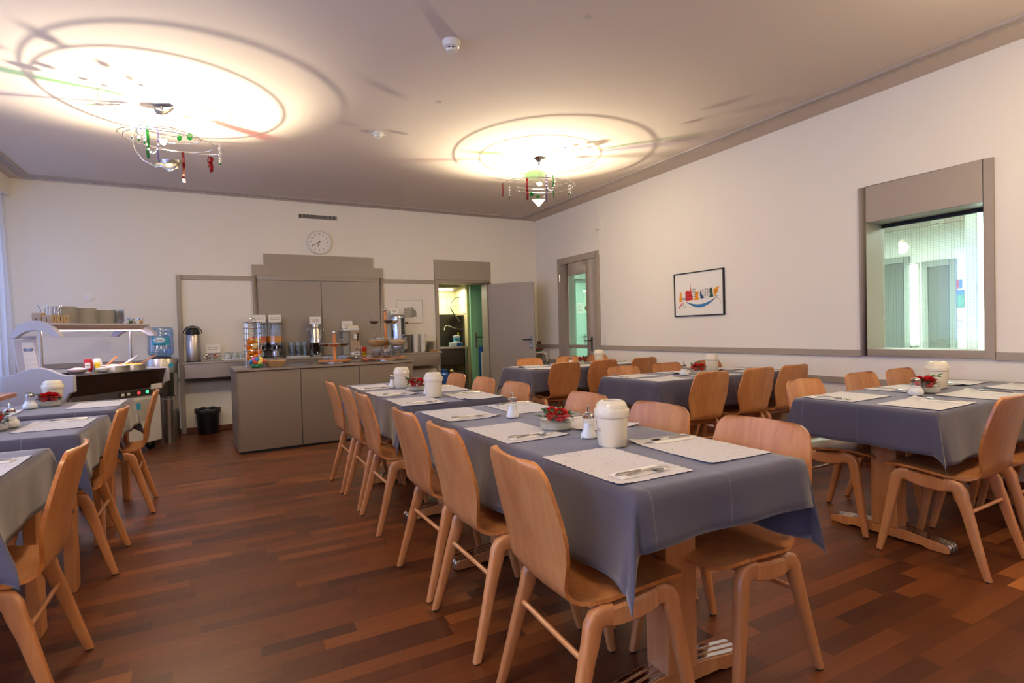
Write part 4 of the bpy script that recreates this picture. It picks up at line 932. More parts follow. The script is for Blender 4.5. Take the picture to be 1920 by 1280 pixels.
def rose_mesh(seed):
    rs = random.Random(seed); mb = MB()
    for ring, (n_, r, h, op) in enumerate(((3, .0055, .026, .0), (4, .010, .025, .15), (5, .0155, .022, .35), (6, .021, .018, .7), (6, .026, .012, 1.1))):
        for k in range(n_):
            a0 = 2*pi*k/n_+ring*.7+rs.random()*.3; sp = 2*pi/n_*.82; V = []; F = []
            for i in range(5):
                for j in range(7):
                    u = i/4; v = -1+2*j/6; an = a0+v*sp*(.35+.65*min(1, u*1.6)); rr = r*(.35+.65*u**.6)+op*.006*u**3+.0012*abs(v)*u
                    zz = h*u*(1-.16*v*v*u)-op*.007*u**4+(.002*rs.random() if i == 4 else 0)
                    V.append((rr*cos(an), rr*sin(an), zz))
            for i in range(4):
                for j in range(6): F.append((i*7+j, i*7+j+1, (i+1)*7+j+1, (i+1)*7+j))
            mb.add(V, F, 0, None, True)
    return mb.mesh('rose', 'rose_red', ang=70)
RM = [rose_mesh(i) for i in range(3)]
def leaf_mesh():
    P = [(0, 0), (.007, -.009), (.016, -.010), (.017, -.003), (.034, 0), (.017, .003), (.016, .010), (.007, .009)]; V = [(x, y, .003*sin(x*90)) for x, y in P]+[(x, y, .003*sin(x*90)+.0006) for x, y in P]
    n = len(P); c0, c1 = (.012, 0, .006), (.012, 0, .0066); V += [c0, c1]
    F = [(2*n, (i+1) % n, i) for i in range(n)]+[(2*n+1, n+i, n+(i+1) % n) for i in range(n)]+[(i, (i+1) % n, n+(i+1) % n, n+i) for i in range(n)]
    return MB().add(V, F).mesh('leaf', 'leaf_green')
LM = leaf_mesh()
def rose_bowl(x, y, label, seed, nr=2):
    rs = random.Random(seed)
    t = thing('rose_bowl', label, 'flower bowl', (x, y, TZ+.002), rs.random()*6, 'rose bowls')
    MB().lathe([(.0001, 0), (.066, 0), (.070, .003), (.0705, .072), (.0685, .0725), (.068, .006), (.0001, .006)], 40).build('glass_bowl', 'clear_glass', t)
    s_ = MB().lathe([(.0001, .0065), (.062, .0065), (.0665, .012), (.0665, .034), (.0001, .037)], 32).build('sand', 'sand', t)
    for k in range(nr):
        a = k*2*pi/nr+.4; r_ = .026 if nr == 2 else .032
        o = link('rose', RM[k % 3], t, (r_*cos(a), r_*sin(a), .062+.004*rs.random())); o.scale = (1.3,)*3; o.rotation_euler = (rs.uniform(-.35, .35), rs.uniform(-.35, .35), rs.random()*6)
        pot = MB().lathe([(.005, .036), (.016, .040), (.026, .066), (.0265, .067)], 14, mtx=T(r_*cos(a), r_*sin(a), 0)).build('rose_calyx', 'rose_red', t) 
    for k in range(16):
        a = rs.random()*2*pi; r_ = rs.uniform(.03, .060); o = link('leaf', LM, t, (r_*cos(a), r_*sin(a), rs.uniform(.042, .078))); sc_ = rs.uniform(.9, 1.45); o.scale = (sc_,)*3
        o.rotation_euler = (rs.uniform(-1, 1), rs.uniform(-1.2, .6), a+rs.uniform(-1, 1))
    for k in range(3):
        a = 2.2+k*.35; P = [(.03*cos(a), .03*sin(a), .045), (.06*cos(a), .06*sin(a), .085), (.085*cos(a), .085*sin(a), .098-k*.008)]
        MB().tube(P, .0011, 5).build('stem', 'leaf_green', t)
        for q in (0.6, 1.0):
            p = Vector(P[1]).lerp(Vector(P[2]), q); o = link('leaf', LM, t, p); o.rotation_euler = (rs.uniform(-.5, .5), rs.uniform(-.6, .1), a); o.scale = (1.2,)*3
    return t
bread_bin(1.252, 1.588, 'cream plastic table bin with open lid, nearest, on the front centre table', 0, True)
sugar(1.262, 2.385, 'bell-footed sugar dispenser behind the roses on the front centre table', 'bell')
sugar(1.268, 1.755, 'sugar dispenser half hidden beside the nearest cream bin', 'bell')
b1 = rose_bowl(1.262, 1.985, 'glass bowl of red roses and ivy on the front centre table', 3)
bread_bin(1.24, 3.47, 'cream table bin nearer the camera on the rear centre table'); bread_bin(1.25, 4.235, 'cream table bin at the back of the rear centre table')
rose_bowl(1.275, 3.96, 'glass bowl of red roses between two bins, rear centre table', 4, 3); sugar(1.262, 3.655, 'sugar dispenser squeezed between roses and bin, rear centre table', 'bell')
sugar(1.215, 4.38, 'sugar dispenser behind the back bin of the rear centre table', 'bell')
sugar(3.49, 1.655, 'bulbous sugar dispenser on the front right table', 'bulb'); rose_bowl(3.675, 1.69, 'glass bowl of red roses beside the bin, front right table', 5, 3); bread_bin(3.97, 1.76, 'cream table bin with gold lettering on the front right table', 0, True)
sugar(3.58, 3.51, 'bulbous sugar dispenser on the middle right table', 'bulb'); rose_bowl(3.745, 3.50, 'glass bowl of red roses on the middle right table', 6, 3); bread_bin(4.03, 3.60, 'cream table bin on the middle right table')
sugar(3.68, 5.42, 'small sugar dispenser on the rear right table', 'bell'); rose_bowl(3.86, 5.43, 'glass bowl of two red roses on the rear right table', 7); bread_bin(4.16, 5.50, 'cream table bin on the rear right table')
sugar(-1.14, 4.67, 'bulbous sugar dispenser on the rear left table', 'bulb'); rose_bowl(-1.06, 4.765, 'glass bowl of roses and ivy on the rear left table', 8, 3); bread_bin(-1.075, 4.93, 'cream table bin behind the roses on the rear left table')
rose_bowl(-1.035, 3.60, 'glass bowl with red rose at the left edge, middle left table', 9); sugar(-.985, 3.70, 'sugar dispenser mostly hidden behind roses, middle left table', 'bulb')

# ---------------------------------------------------------------- hanging lamps
def hanging_lamp(label, x, y, spec):
    """local x runs to the right as seen from the door side (camera), local y away from it"""
    t = thing('hanging_lamp', label, 'lamp', (x, y, ZC), -.489, 'wire ring ceiling lamps')
    if spec['canopy'] == 'trumpet': MB().lathe([(.055, -.002), (.052, -.006), (.03, -.02), (.016, -.045), (.012, -.075), (.006, -.08)], 28).build('canopy', 'chrome', t)
    else:
        mb = MB(); V = []; F = []
        for i in range(13):
            u = i/12
            for j in range(5):
                v = -1+j/2; tw = radians(70)*(u-.5); V.append((-.065+.15*u, .035*v*cos(tw), -.022-.024*sin(pi*u)+.035*v*sin(tw)-.012*abs(v)))
        F = [(i*5+j, (i+1)*5+j, (i+1)*5+j+1, i*5+j+1) for i in range(12) for j in range(4)]
        o = mb.add(V, F, 0, None, True).build('canopy', 'steel', t, ang=180); md = o.modifiers.new('thick', 'SOLIDIFY'); md.thickness = .0015
        MB().cyl(.012, -.03, 0, 12).build('canopy_plug', 'chrome', t)
    for P, r in spec['arms']: MB().tube(P, r, 8).build('arm', 'chrome', t)
    for (cx, cy, cz, r, tx, ty, a0, a1) in spec['rings']:
        n = 72; pts = []
        for i in range(n+(0 if a1-a0 >= 360 else 1)):
            a = radians(a0+(a1-a0)*i/n); px_, py_ = r*cos(a), r*sin(a); pts.append((cx+px_, cy+py_, cz+tx*px_+ty*py_))
        MB().tube(pts, .0028, 6, closed=a1-a0 >= 360).build('ring', 'chrome', t)
    for (kind, px_, py_, z0, z1, wd) in spec['pend']:
        px_ -= spec.get('par', 0)*py_
        if kind in ('red', 'green', 'violet'):
            mb = MB(); n = 14; V = []; F = []
            for i in range(n+1):
                u = i/n; z = z0+(z1-z0)*u; dx = .016*abs(z1-z0)*sin(u*9+px_*40); dy = .003*sin(u*13)
                V += [(px_+dx-wd/2, py_+dy-.0015, z), (px_+dx+wd/2, py_+dy-.0015, z), (px_+dx+wd/2, py_+dy+.0015, z), (px_+dx-wd/2, py_+dy+.0015, z)]
            for i in range(n):
                for j in range(4): F.append((i*4+j, i*4+(j+1) % 4, i*4+4+(j+1) % 4, i*4+4+j))
            F += [(0, 1, 2, 3), (n*4, n*4+1, n*4+2, n*4+3)]; mb.add(V, F)
            mb.tube([(px_, py_, z0+.012), (px_, py_, z0)], .001, 5, 1)
            mb.build(kind+'_glass_strip', ['glass_'+kind, 'chrome'], t)
        elif kind == 'disc':
            MB().sphere((px_, py_, (z0+z1)/2), wd, 0, 20, (1, .18, 1.25)).tube([(px_, py_, z0+.01), (px_, py_, z0-.004)], .001, 5, 1).build('green_glass_disc', ['glass_green', 'chrome'], t)
        elif kind == 'beads':
            n = max(2, int(abs(z0-z1)/.024)); mb = MB()
            for i in range(n): mb.sphere((px_, py_, z0+(z1-z0)*(i+.5)/n), wd*(1 if i % 2 else .75), 0, 10)
            mb.build('bead_string', 'crystal', t)['kind'] = 'stuff'
            if z0-z1 > .09: MB().sphere((px_, py_, z1-.01), .007, 0, 10, (1, 1, 1.8)).build('green_bead', 'glass_green', t)
        elif kind == 'crystal':
            MB().lathe([(.0001, z0), (wd, (z0+z1)/2+.006), (wd*.6, z1+.006), (.0001, z1)], 6).build('crystal', 'crystal', t)
        elif kind == 'loop':
            mb = MB(); n = 11
            for i in range(n):
                a = pi*i/(n-1); mb.sphere((px_-wd*cos(a), py_, z0-(z0-z1)*sin(a)), .0085, 0, 10)
            mb.build('bead_loop', 'crystal', t)['kind'] = 'stuff'
        elif kind == 'ball': MB().sphere((px_, py_, z0), wd, 0, 14).build('chrome_bead', 'chrome', t)
    dx, dy, dz = spec['dish']; tl = spec['tilt']
    mt = T(dx, dy, dz) @ RX(tl)
    if spec['canopy'] == 'trumpet': MB().lathe([(.004, -.002), (.0699, .064), (.071, .064), (.005, -.006), (.0001, -.006)], 32, mtx=mt).build('reflector_cone', 'white_plastic', t)
    else:
        MB().lathe([(.004, 0), (.045, .012), (.068, .040), (.072, .066), (.0735, .066), (.070, .038), (.047, .009), (.004, -.004), (.0001, -.004)], 32, mtx=mt).build('reflector_dish', 'steel', t)
        mb = MB(); V = []
        for i in range(15):
            u = i/14
            for j in range(3): V.append((dx-.085+.17*u, dy-.078+.006*sin(u*6), dz-.02+.03*(j/2)*(1 if u < .55 else 1.2)+.02*sin(u*2*pi+.4)))
        F = [(i*3+j, (i+1)*3+j, (i+1)*3+j+1, i*3+j+1) for i in range(14) for j in range(2)]
        o = mb.add(V, F, 0, None, True).build('twisted_metal_leaf', 'steel', t, ang=180); md = o.modifiers.new('thick', 'SOLIDIFY'); md.thickness = .0012
    MB().cyl(.006, 0, .015, 12, mtx=T(dx, dy, dz)).build('bulb_socket', 'porcelain', t)
    MB().sphere((dx, dy, dz+.020), .006, 0, 12, (1, 1, 1.2)).build('bulb', 'bulb_glow', t)
    ca, sa = cos(-.489), sin(-.489); wx, wy = x+dx*ca-dy*sa, y+dx*sa+dy*ca
    point('bulb_light', (wx, wy, ZC+dz+.041), LAMP_W, LAMP_COL, .006)
    point('bulb_light', (wx, wy, ZC+dz-.11), GLOW_W, GLOW_COL, .09)      # light that passes down through the translucent reflector
    return t
S2 = dict(canopy='trumpet', tilt=.15, dish=(-.012, .0, -.51),
    arms=[([(0, 0, -.08), (.005, 0, -.14), (.03, 0, -.26), (.045, 0, -.36), (.045, 0, -.45), (.038, 0, -.462)], .0028), ([(.0, 0, -.08), (-.005, .02, -.2), (-.01, .02, -.29)], .0016)],
    rings=[(-.0, 0, -.292, .385, -.055, .05, -185, 130), (-.01, 0, -.272, .27, -.02, .04, 0, 360), (.02, .05, -.20, .33, -.10, .04, 20, 180), (0, 0, -.26, .13, .03, .02, 0, 360)],
    pend=[('red', -.132, .0, -.21, -.445, .024), ('green', .143, -.06, -.205, -.445, .012), ('violet', .075, -.02, -.185, -.475, .016), ('red', -.392, -.02, -.265, -.405, .012),
          ('beads', -.325, -.20, -.345, -.45, .009), ('beads', -.225, -.30, -.37, -.44, .010), ('beads', .285, -.26, -.36, -.45, .011), ('beads', .31, -.22, -.345, -.45, .009),
          ('disc', -.087, -.03, -.365, -.42, .021), ('disc', -.012, .09, -.365, -.42, .021), ('loop', .115, -.1, -.24, -.37, .05), ('crystal', -.07, -.06, -.245, -.30, .032), ('ball', .352, -.12, -.348, 0, .013), ('ball', .05, .0, -.41, 0, .008)])
S1 = dict(canopy='twist', tilt=.15, par=.646, dish=(.062, 0, -.50),
    arms=[([(-.02, 0, -.03), (-.10, -.02, -.10), (-.175, -.05, -.20), (-.198, -.06, -.29), (-.185, -.06, -.36), (-.13, -.05, -.44), (-.05, -.04, -.485), (.02, -.02, -.492), (.055, 0, -.50)], .003), ([(0, 0, -.03), (.01, 0, -.15), (.03, .02, -.26)], .0016)],
    rings=[(.075, 0, -.290, .355, -.12, .06, 0, 360), (.055, 0, -.285, .305, -.05, .05, 0, 360), (.04, .02, -.235, .215, -.04, .06, 0, 360), (.03, .02, -.20, .12, .0, .05, 0, 360)],
    pend=[('green', -.118, -.10, -.20, -.445, .022), ('red', .158, .08, -.345, -.585, .022), ('red', .345, -.22, -.485, -.60, .020), ('red', .325, -.24, -.485, -.57, .008), ('red', .36, -.2, -.485, -.59, .008),
          ('beads', .43, -.12, -.355, -.50, .013), ('disc', .215, .05, -.195, -.27, .024), ('disc', .135, .12, -.18, -.25, .020), ('crystal', .138, .0, -.24, -.31, .032),
          ('beads', -.19, -.02, -.15, -.26, .015), ('beads', -.145, -.04, -.16, -.29, .013), ('loop', -.085, -.15, -.26, -.42, .055), ('violet', -.04, -.02, -.17, -.475, .010), ('ball', -.235, -.2, -.318, 0, .014)])
hanging_lamp('hanging wire ring lamp with red and green glass near the left of the ceiling', -.363, 5.061, S1)
L2 = hanging_lamp('smaller-looking hanging wire ring lamp in front of the far right corner', 3.049, 5.007, S2)
hanging_lamp('wire ring lamp out of view above the front right table', 3.35, .66, S2)
hanging_lamp('wire ring lamp out of view above the front of the aisle', -.363, 1.0, S1)

# ---------------------------------------------------------------- wall shelf and counter
t = thing('wall_shelf', 'long grey wall shelf with steel apron behind the counter', 'shelf', (0, 0, 0))
MB().box(-.436, 7.60, .880, 2.875, YB-.001, .903).build('shelf_board', 'door_paint', t, bevel=.009, seg=2)
MB().box(-.42, 7.625, .705, 2.845, 7.645, .880).build('apron', 'steel', t, bevel=.002)
MB().box(2.825, 7.645, .705, 2.845, YB, .880).box(-.42, 7.645, .705, -.40, YB, .880).build('bracket', 'steel', t)
ca_ = atan2(.065, 1); CX, CY = .108, 6.130
t = thing('serving_counter', 'free-standing steel-clad serving counter with three front panels', 'counter', (CX, CY, 0), ca_)
MB().box(.012, .012, .0, 1.868, .64, .842).build('body', 'dark_steel', t)
for a, b_ in ((.004, .612), (.618, 1.240), (1.246, 1.872)): MB().box(a, 0, .025, b_, .012, .835).build('panel', 'counter_steel', t, bevel=.002)
MB().box(0, 0, .025, .012, .645, .838).build('side_panel', 'counter_steel', t); MB().box(1.868, 0, .025, 1.880, .645, .838).build('side_panel', 'counter_steel', t)
MB().box(-.014, -.02, .842, 1.894, .66, .868).build('countertop', 'steel', t, bevel=.003)
MB().box(.02, -.002, 0, 1.86, .012, .022).build('plinth', 'black_plastic', t)
ZT = .8685; ZS = .9035
# --- fruit rack
fx, fy = .285, 6.43
t = thing('fruit_rack', 'tall chrome wire fruit rack at the left end of the counter', 'fruit rack', (fx, fy, ZT))
def ringpts(r, z, n=28, cx=0, cy=0): return [(cx+r*cos(2*pi*i/n), cy+r*sin(2*pi*i/n), z) for i in range(n)]
MB().tube(ringpts(.095, .006), .005, 8, closed=True).build('foot_ring', 'chrome', t)
for k in range(4):
    a = k*pi/2+.6; mb = MB(); mb.tube([(.095*cos(a), .095*sin(a), .005), (.088*cos(a), .088*sin(a), .08), (.088*cos(a), .088*sin(a), .475)], .0028, 6).build('upright', 'chrome', t)
for k in range(8): MB().tube(ringpts(.09, .055+k*.06), .0042, 8, closed=True).build('ring', 'chrome', t)
MB().tube([(-.03, 0, .475), (-.028, 0, .505), (-.012, 0, .522), (.012, 0, .522), (.028, 0, .505), (.03, 0, .475)], .0045, 8).build('lifting_handle', 'chrome', t)
MB().tube([(-.09, 0, .475), (.09, 0, .475)], .003, 6).build('top_bar', 'chrome', t)
def fruit_proto(nm, m_, r, sc):
    o = thing(nm, 'x', nm); MB().sphere((0, 0, 0), r, 0, 18, sc).build('skin', m_, o); MB().cyl(.0035, r*sc[2]-.003, r*sc[2]+.002, 8).build('stem', 'leaf_green', o); return freeze(o)
OR_, AP_ = fruit_proto('orange', 'orange_peel', .0375, (1, 1, .95)), fruit_proto('apple', 'apple_yellow', .036, (1, 1, .9))
random.seed(21); rows = []; usd = {}
for lv in range(5):
    zc = .037+lv*.0585
    for k in range(3):
        a = k*2*pi/3+lv*1.05; rank = sorted(range(3), key=lambda q: cos(q*2*pi/3+lv*1.05)*.88-sin(q*2*pi/3+lv*1.05)*.47); rows.append((fx+.047*cos(a), fy+.047*sin(a), ZT+zc+.008, lv, ('left', 'middle', 'right')[rank.index(k)]))
for i, (x, y, z, lv, sd_) in enumerate(rows):
    ap = (lv == 4 and i % 3 == 1) or (lv == 3 and i % 3 != 0) or (lv == 0 and i % 3); nm = 'apple' if ap else 'orange'; pr = AP_ if ap else OR_
    lab = '%s in the chrome fruit rack, %s layer, %s' % ('pale yellow apple' if ap else 'bright orange', ('bottom', 'second', 'middle', 'fourth', 'top')[lv], sd_)
    rr = (random.random()-.5, random.random()-.5, random.random()*6)
    if nm not in usd: usd[nm] = 1; o = pr; o.location = (x, y, z); o['label'] = lab; o['group'] = nm+'s in the fruit rack'
    else: o = dup(pr, (x, y, z), 0, lab, nm+'s in the fruit rack')
    o.rotation_euler = rr
# --- egg bowl
ex, ey = .300, 6.235
t = thing('egg_bowl', 'clear glass bowl holding coloured eggs beside the fruit rack', 'bowl', (ex, ey, ZT))
def bowlprof(r, h, th=.002): 
    P = [(r*.35, 0)]+[(r*(.35+.65*sin(pi/2*i/8)), h*(1-cos(pi/2*i/8))) for i in range(1, 9)]
    return [(.0001, 0)]+P+[(r-th, h-.001)]+[(max(.0001, a-th), b_+th) for a, b_ in P[::-1][1:]]+[(.0001, th)]
MB().lathe(bowlprof(.098, .075), 36).build('bowl', 'clear_glass', t)
ec = ['egg_blue', 'egg_red', 'egg_yellow', 'egg_blue', 'egg_green', 'egg_green', 'egg_pink', 'egg_yellow', 'egg_red', 'egg_green', 'egg_blue', 'egg_orange', 'egg_yellow', 'egg_green']
ep = [(-.050, -.022, .058), (-.012, -.055, .055), (.034, -.050, .056), (.012, -.010, .088), (-.030, -.05, .022), (.034, -.045, .024), (-.022, -.0, .090), (.040, -.005, .088), (.070, -.018, .062), (.0, -.058, .021), (.002, .03, .06), (.055, .035, .06), (-.05, .035, .06), (-.005, .045, .03)]
EG = {}
for i, (c, (x, y, z)) in enumerate(zip(ec, ep)):
    if c not in EG: EG[c] = MB().sphere((0, 0, 0), .0225, 0, 16, (1, 1, 1.3)).mesh('egg', c)
    o = link('egg', EG[c], None, (ex+x, ey+y, ZT+z)); o.rotation_euler = (random.uniform(-1.4, 1.4), random.uniform(-1, 1), 0)
    tag(o, 'dyed %s egg in the glass bowl, %s of the heap' % (c[4:], ('left side', 'front left', 'front right', 'top', 'bottom left', 'bottom right', 'upper left', 'upper right', 'right side', 'bottom front', 'middle back', 'back right', 'back left', 'underneath')[i]), 'egg', 'dyed eggs in the glass bowl')
# --- bread basket
def basket(name, label, x, y, z, L, W, H, rz=0):
    t = thing(name, label, 'basket', (x, y, z), rz)
    mb = MB(); n = 9
    for i in range(n):
        u = i/(n-1); e = .68+.32*u; l, w_ = L/2*e, W/2*e; zz = .004+(H-.008)*u
        P = [(-l, -w_), (l, -w_), (l, w_), (-l, w_)]; pts = []
        for q in range(4):
            a, b_ = Vector(P[q]), Vector(P[(q+1) % 4])
            for k in range(10): p = a.lerp(b_, k/10); pts.append((p.x+(.0015 if (k+i) % 2 else -.0015)*(1 if q in (0, 1) else -1)*(q % 2), p.y+(.0015 if (k+i) % 2 else -.0015)*(1-q % 2), zz+.002*sin(pi*k/10)))
        mb.tube(pts, H/n*.56, 5, closed=True)
    mb.box(-L*.34, -W*.34, 0, L*.34, W*.34, .004); mb.build('weave', 'wicker', t, ang=80)
    MB().box(-L*.40, -W*.40, H*.75, L*.30, W*.36, H*.80, mtx=RY(-.06)).build('paper_liner', 'napkin_paper', t)
    return t
basket('bread_basket', 'wicker basket with a paper napkin at the front of the counter', .487, 6.33, ZT, .205, .15, .062, .05)
# --- lazy susans
def glassbowl(par, x, y, z, r, h, fill, knob=True, an=0):
    b_ = MB().lathe(bowlprof(r, h), 30).build('glass_bowl', 'clear_glass', par, (x, y, z))
    P = [(max(.0001, r*(.35+.65*sin(pi/2*i/8))-.004), h*(1-cos(pi/2*i/8))+.004) for i in range(0, 7)]
    MB().lathe([(.0001, .003)]+P+[(P[-1][0]*.6, P[-1][1]+h*.09), (.0001, P[-1][1]+h*.13)], 26).build('filling', fill, b_)
    MB().tube([(0, 0, h*.5), (r*.8*cos(an), r*.8*sin(an), h+.012), (r*1.02*cos(an), r*1.02*sin(an), h+.028)], .0022, 6).sphere((r*1.02*cos(an), r*1.02*sin(an), h+.03), .0095, 0, 12).build('serving_spoon', 'chrome', b_)
    MB().tube(ringpts(r*.93, h*.80), .0025, 6, closed=True).build('holder_ring', 'chrome', par, (x, y, z))
def susan(name, label, x, y, R_, H, tiers):
    t = thing(name, label, 'carousel', (x, y, ZT))
    MB().lathe([(.0001, 0), (R_*.62, 0), (R_*.62, .012), (.0001, .012)], 36).build('turntable_foot', 'chrome', t)
    MB().lathe([(.0001, .013), (R_-.008, .013), (R_, .019), (R_, .030), (R_-.008, .036), (.0001, .036)], 48).build('wooden_disc', 'lazy_wood', t)
    MB().cyl(.0185, .036, H-.03, 20).build('pole', 'lazy_wood', t); MB().sphere((0, 0, H-.012), .023, 0, 20).build('chrome_ball', 'chrome', t)
    for (n, r0, z, r, h, fills, a0) in tiers:
        for k in range(n):
            a = a0+2*pi*k/n; x_, y_ = r0*cos(a), r0*sin(a)
            glassbowl(t, x_, y_, z, r, h, fills[k % len(fills)], an=a+1.2)
            MB().tube([(.015*cos(a), .015*sin(a), z+h*.8), ((r0-r*.9)*cos(a), (r0-r*.9)*sin(a), z+h*.8)], .003, 6).build('holder_arm', 'chrome', t)
    return t
susan('jam_carousel', 'wooden jam carousel with three glass bowls and a chrome ball on top', 1.128, 6.46, .185, .36, [(3, .122, .185, .068, .045, ('jam_orange', 'jam_dark', 'jam_dark'), radians(-100))])
for k in range(7):
    a = radians(200+k*40); o = MB().lathe([(.0001, 0), (.022, 0), (.024, .045), (.0225, .045), (.0205, .003), (.0001, .003)], 18).build('small_glass', 'cup_glass', None, (1.128+.115*cos(a), 6.46+.115*sin(a), ZT+.037))
    tag(o, 'tiny glass tumbler on the jam carousel disc, ' + ('far left', 'front left', 'front', 'front right', 'far right', 'back right', 'back left')[k], 'glass', 'tiny glasses on the jam carousel')
susan('cereal_carousel', 'tall wooden cereal carousel with two tiers of glass bowls', 1.735, 6.50, .225, .615, [(3, .145, .165, .118, .105, ('cereal', 'oats', 'cereal'), radians(-155)), (3, .135, .435, .060, .050, ('choco', 'cereal', 'choco'), radians(-90))])
FC = None
for q, (a, n) in enumerate(((radians(-160), 3), (radians(-100), 3), (radians(-35), 4))):
    for k in range(n):
        me = FC or MB().lathe(bowlprof(.060, .052, .003), 26).mesh('cereal_bowl', 'frosted_cup'); FC = me
        o = link('cereal_bowl', me, None, (1.735+.14*cos(a), 6.50+.14*sin(a), ZT+.037+k*.022))
        tag(o, 'frosted glass bowl in the %s stack on the cereal carousel, %s' % (('left', 'middle', 'right')[q], ('bottom', 'second', 'third', 'fourth')[k]), 'bowl', 'stacked frosted bowls on the carousel')
# --- small things between the carousels
t = thing('tea_ball_stand', 'shiny chrome stand with egg-shaped cups behind the small glass bowl', 'stand', (1.425, 6.60, ZT))
MB().box(-.045, -.02, 0, .045, .02, .006).box(-.045, -.003, .006, -.039, .003, .18).box(.039, -.003, .006, .045, .003, .18).box(-.045, -.003, .176, .045, .003, .182).build('frame', 'chrome', t, bevel=.001)
for x in (-.021, .021):
    for z in (.045, .10, .155): MB().sphere((x, -.012, z), .018, 0, 14).build('chrome_cup', 'chrome', t)
t = tag(MB().box(-.032, -.02, 0, .032, .02, .165).build('snack_packet', 'packet_red', None, (1.505, 6.66, ZT), .15, bevel=.006), 'glossy red and orange packet behind the cereal carousel', 'packet')
MB().box(-.026, -.0212, .05, .026, -.02, .11, mtx=T(0, 0, 0)).build('yellow_print', 'mustard', t); MB().prism([(-.02, .07), (.02, .09), (.02, .10), (-.02, .08)], 0, .0006, mtx=T(0, -.0212, 0) @ RX(pi/2)).build('dark_print', 'ink', t)
t = thing('nut_bowl', 'small glass bowl of reddish mix between the two carousels', 'bowl', (1.455, 6.36, ZT)); MB().lathe(bowlprof(.068, .06), 30).build('bowl', 'clear_glass', t); MB().lathe([(.0001, .004), (.03, .006), (.055, .030), (.056, .034), (.03, .042), (.0001, .046)], 24).build('filling', 'jam_orange', t)
# --- shelf: thermos, tea, cups
t = thing('thermos_jug', 'tall steel pump thermos with black lid at the left end of the shelf', 'thermos', (-.325, 7.76, ZS))
MB().lathe([(.0001, 0), (.075, 0), (.077, .012), (.0755, .33), (.070, .345), (.0001, .345)], 36).build('body', 'steel', t)
MB().lathe([(.078, .0), (.079, .012), (.078, .016)], 36).build('foot_band', 'black_plastic', t)
MB().lathe([(.074, .332), (.078, .345), (.075, .385), (.058, .415), (.03, .424), (.0001, .425)], 32).build('lid', 'black_plastic', t)
MB().box(-.02, -.115, .33, .02, -.06, .40).build('pump_spout', 'black_plastic', t, bevel=.008)
MB().tube([(-.075, 0, .36), (-.095, 0, .35), (-.098, 0, .375), (-.06, .0, .425), (0, 0, .44), (.06, 0, .425), (.098, 0, .375), (.095, 0, .35), (.075, 0, .36)], .0065, 8).build('carry_handle', 'black_plastic', t)
for nm, x in (('left', -.182), ('right', -.066)):
    t = thing('tea_bag_bowl', 'glass bowl of wrapped tea bags by the hot water card, %s one' % nm, 'bowl', (x, 7.72, ZS), 0, 'bowls of tea bags')
    MB().lathe(bowlprof(.056, .065), 26).build('bowl', 'clear_glass', t)
    for k in range(7):
        a = k*2*pi/7; MB().box(-.022, -.0025, -.028, .022, .0025, .028, mtx=T(.022*cos(a), .022*sin(a), .05+.006*(k % 3)) @ RZ(a+pi/2) @ RX(.35-(k % 2)*.6) @ RY(.6*(k % 3)-.4)).build('tea_bag', ('foil_tan', 'porcelain', 'jam_dark', 'mustard', 'packet_red')[(k+(nm == 'left')) % 5], t, bevel=.001)
def card(name, label, x, y, z, w_, h, lines, rz=0, tilt=-.15):
    t = thing(name, label, 'sign', (x, y, z), rz)
    mtx = RX(tilt)
    mb = MB().box(-w_/2, 0, 0, w_/2, .0015, h, mtx=mtx); mb.box(-w_/2, 0, 0, w_/2, .0015, h*.8, mtx=T(0, .06, 0) @ RX(.55)); mb.build('folded_card', 'white_paper', t)
    for i, s_ in enumerate(lines):
        p = mtx @ Vector((0, -.0006, h*(.62-.22*i))); text('lettering', s_, w_*.155 if len(s_) < 13 else w_*.155*12/len(s_), t, p, (pi/2+tilt, 0, 0))
    return t
card('sign_card', 'small standing card reading Heisses Wasser, hot water', -.110, 7.82, ZS+.10, .155, .108, ('Heisses Wasser', 'Hot water'))
t = thing('card_stand', 'clear stand carrying the hot water card', 'stand', (-.11, 7.83, ZS)); MB().box(-.05, -.012, 0, .05, .03, .004).box(-.05, .004, .004, .05, .008, .10).build('acrylic_block', 'acrylic', t)
def tray(label, x, y, L, W, z=ZS):
    t = thing('serving_tray', label, 'tray', (x, y, z)); MB().box(-L/2, -W/2, 0, L/2, W/2, .006).build('base', 'white_plastic', t, bevel=.002)
    MB().box(-L/2-.01, -W/2-.01, .006, L/2+.01, -W/2, .018).box(-L/2-.01, W/2, .006, L/2+.01, W/2+.01, .018).box(-L/2-.01, -W/2, .006, -L/2, W/2, .018).box(L/2, -W/2, .006, L/2+.01, W/2, .018).build('rim', 'white_plastic', t, bevel=.003)
    return t
tray('white tray under the upturned tea glasses', .125, 7.74, .25, .18)
tgm = thing('tea_glass', 'x', 'glass'); MB().lathe([(.038, 0), (.040, 0), (.033, .085), (.024, .100), (.0001, .102), (.0001, .099), (.022, .097), (.031, .083), (.038, 0)], 24).build('glass_body', 'cup_glass', tgm); MB().tube([(.036, 0, .02), (.060, 0, .025), (.062, 0, .055), (.033, 0, .075)], .004, 8).build('cup_handle', 'cup_glass', tgm); freeze(tgm)
k = 0
for j, yy in enumerate((7.69, 7.78)):
    for i in range(3):
        lab = 'upturned tea glass with handle on the white tray, %s row, %s' % (('front', 'back')[j], ('left', 'middle', 'right')[i]); p = (.045+i*.082+j*.02, yy, ZS+.0065)
        if k == 0: tgm.location = p; tgm['label'] = lab; tgm['group'] = 'upturned tea glasses'; tgm.rotation_euler = (0, 0, -.8)
        else: dup(tgm, p, random.uniform(-2, 1), lab, 'upturned tea glasses')
        k += 1
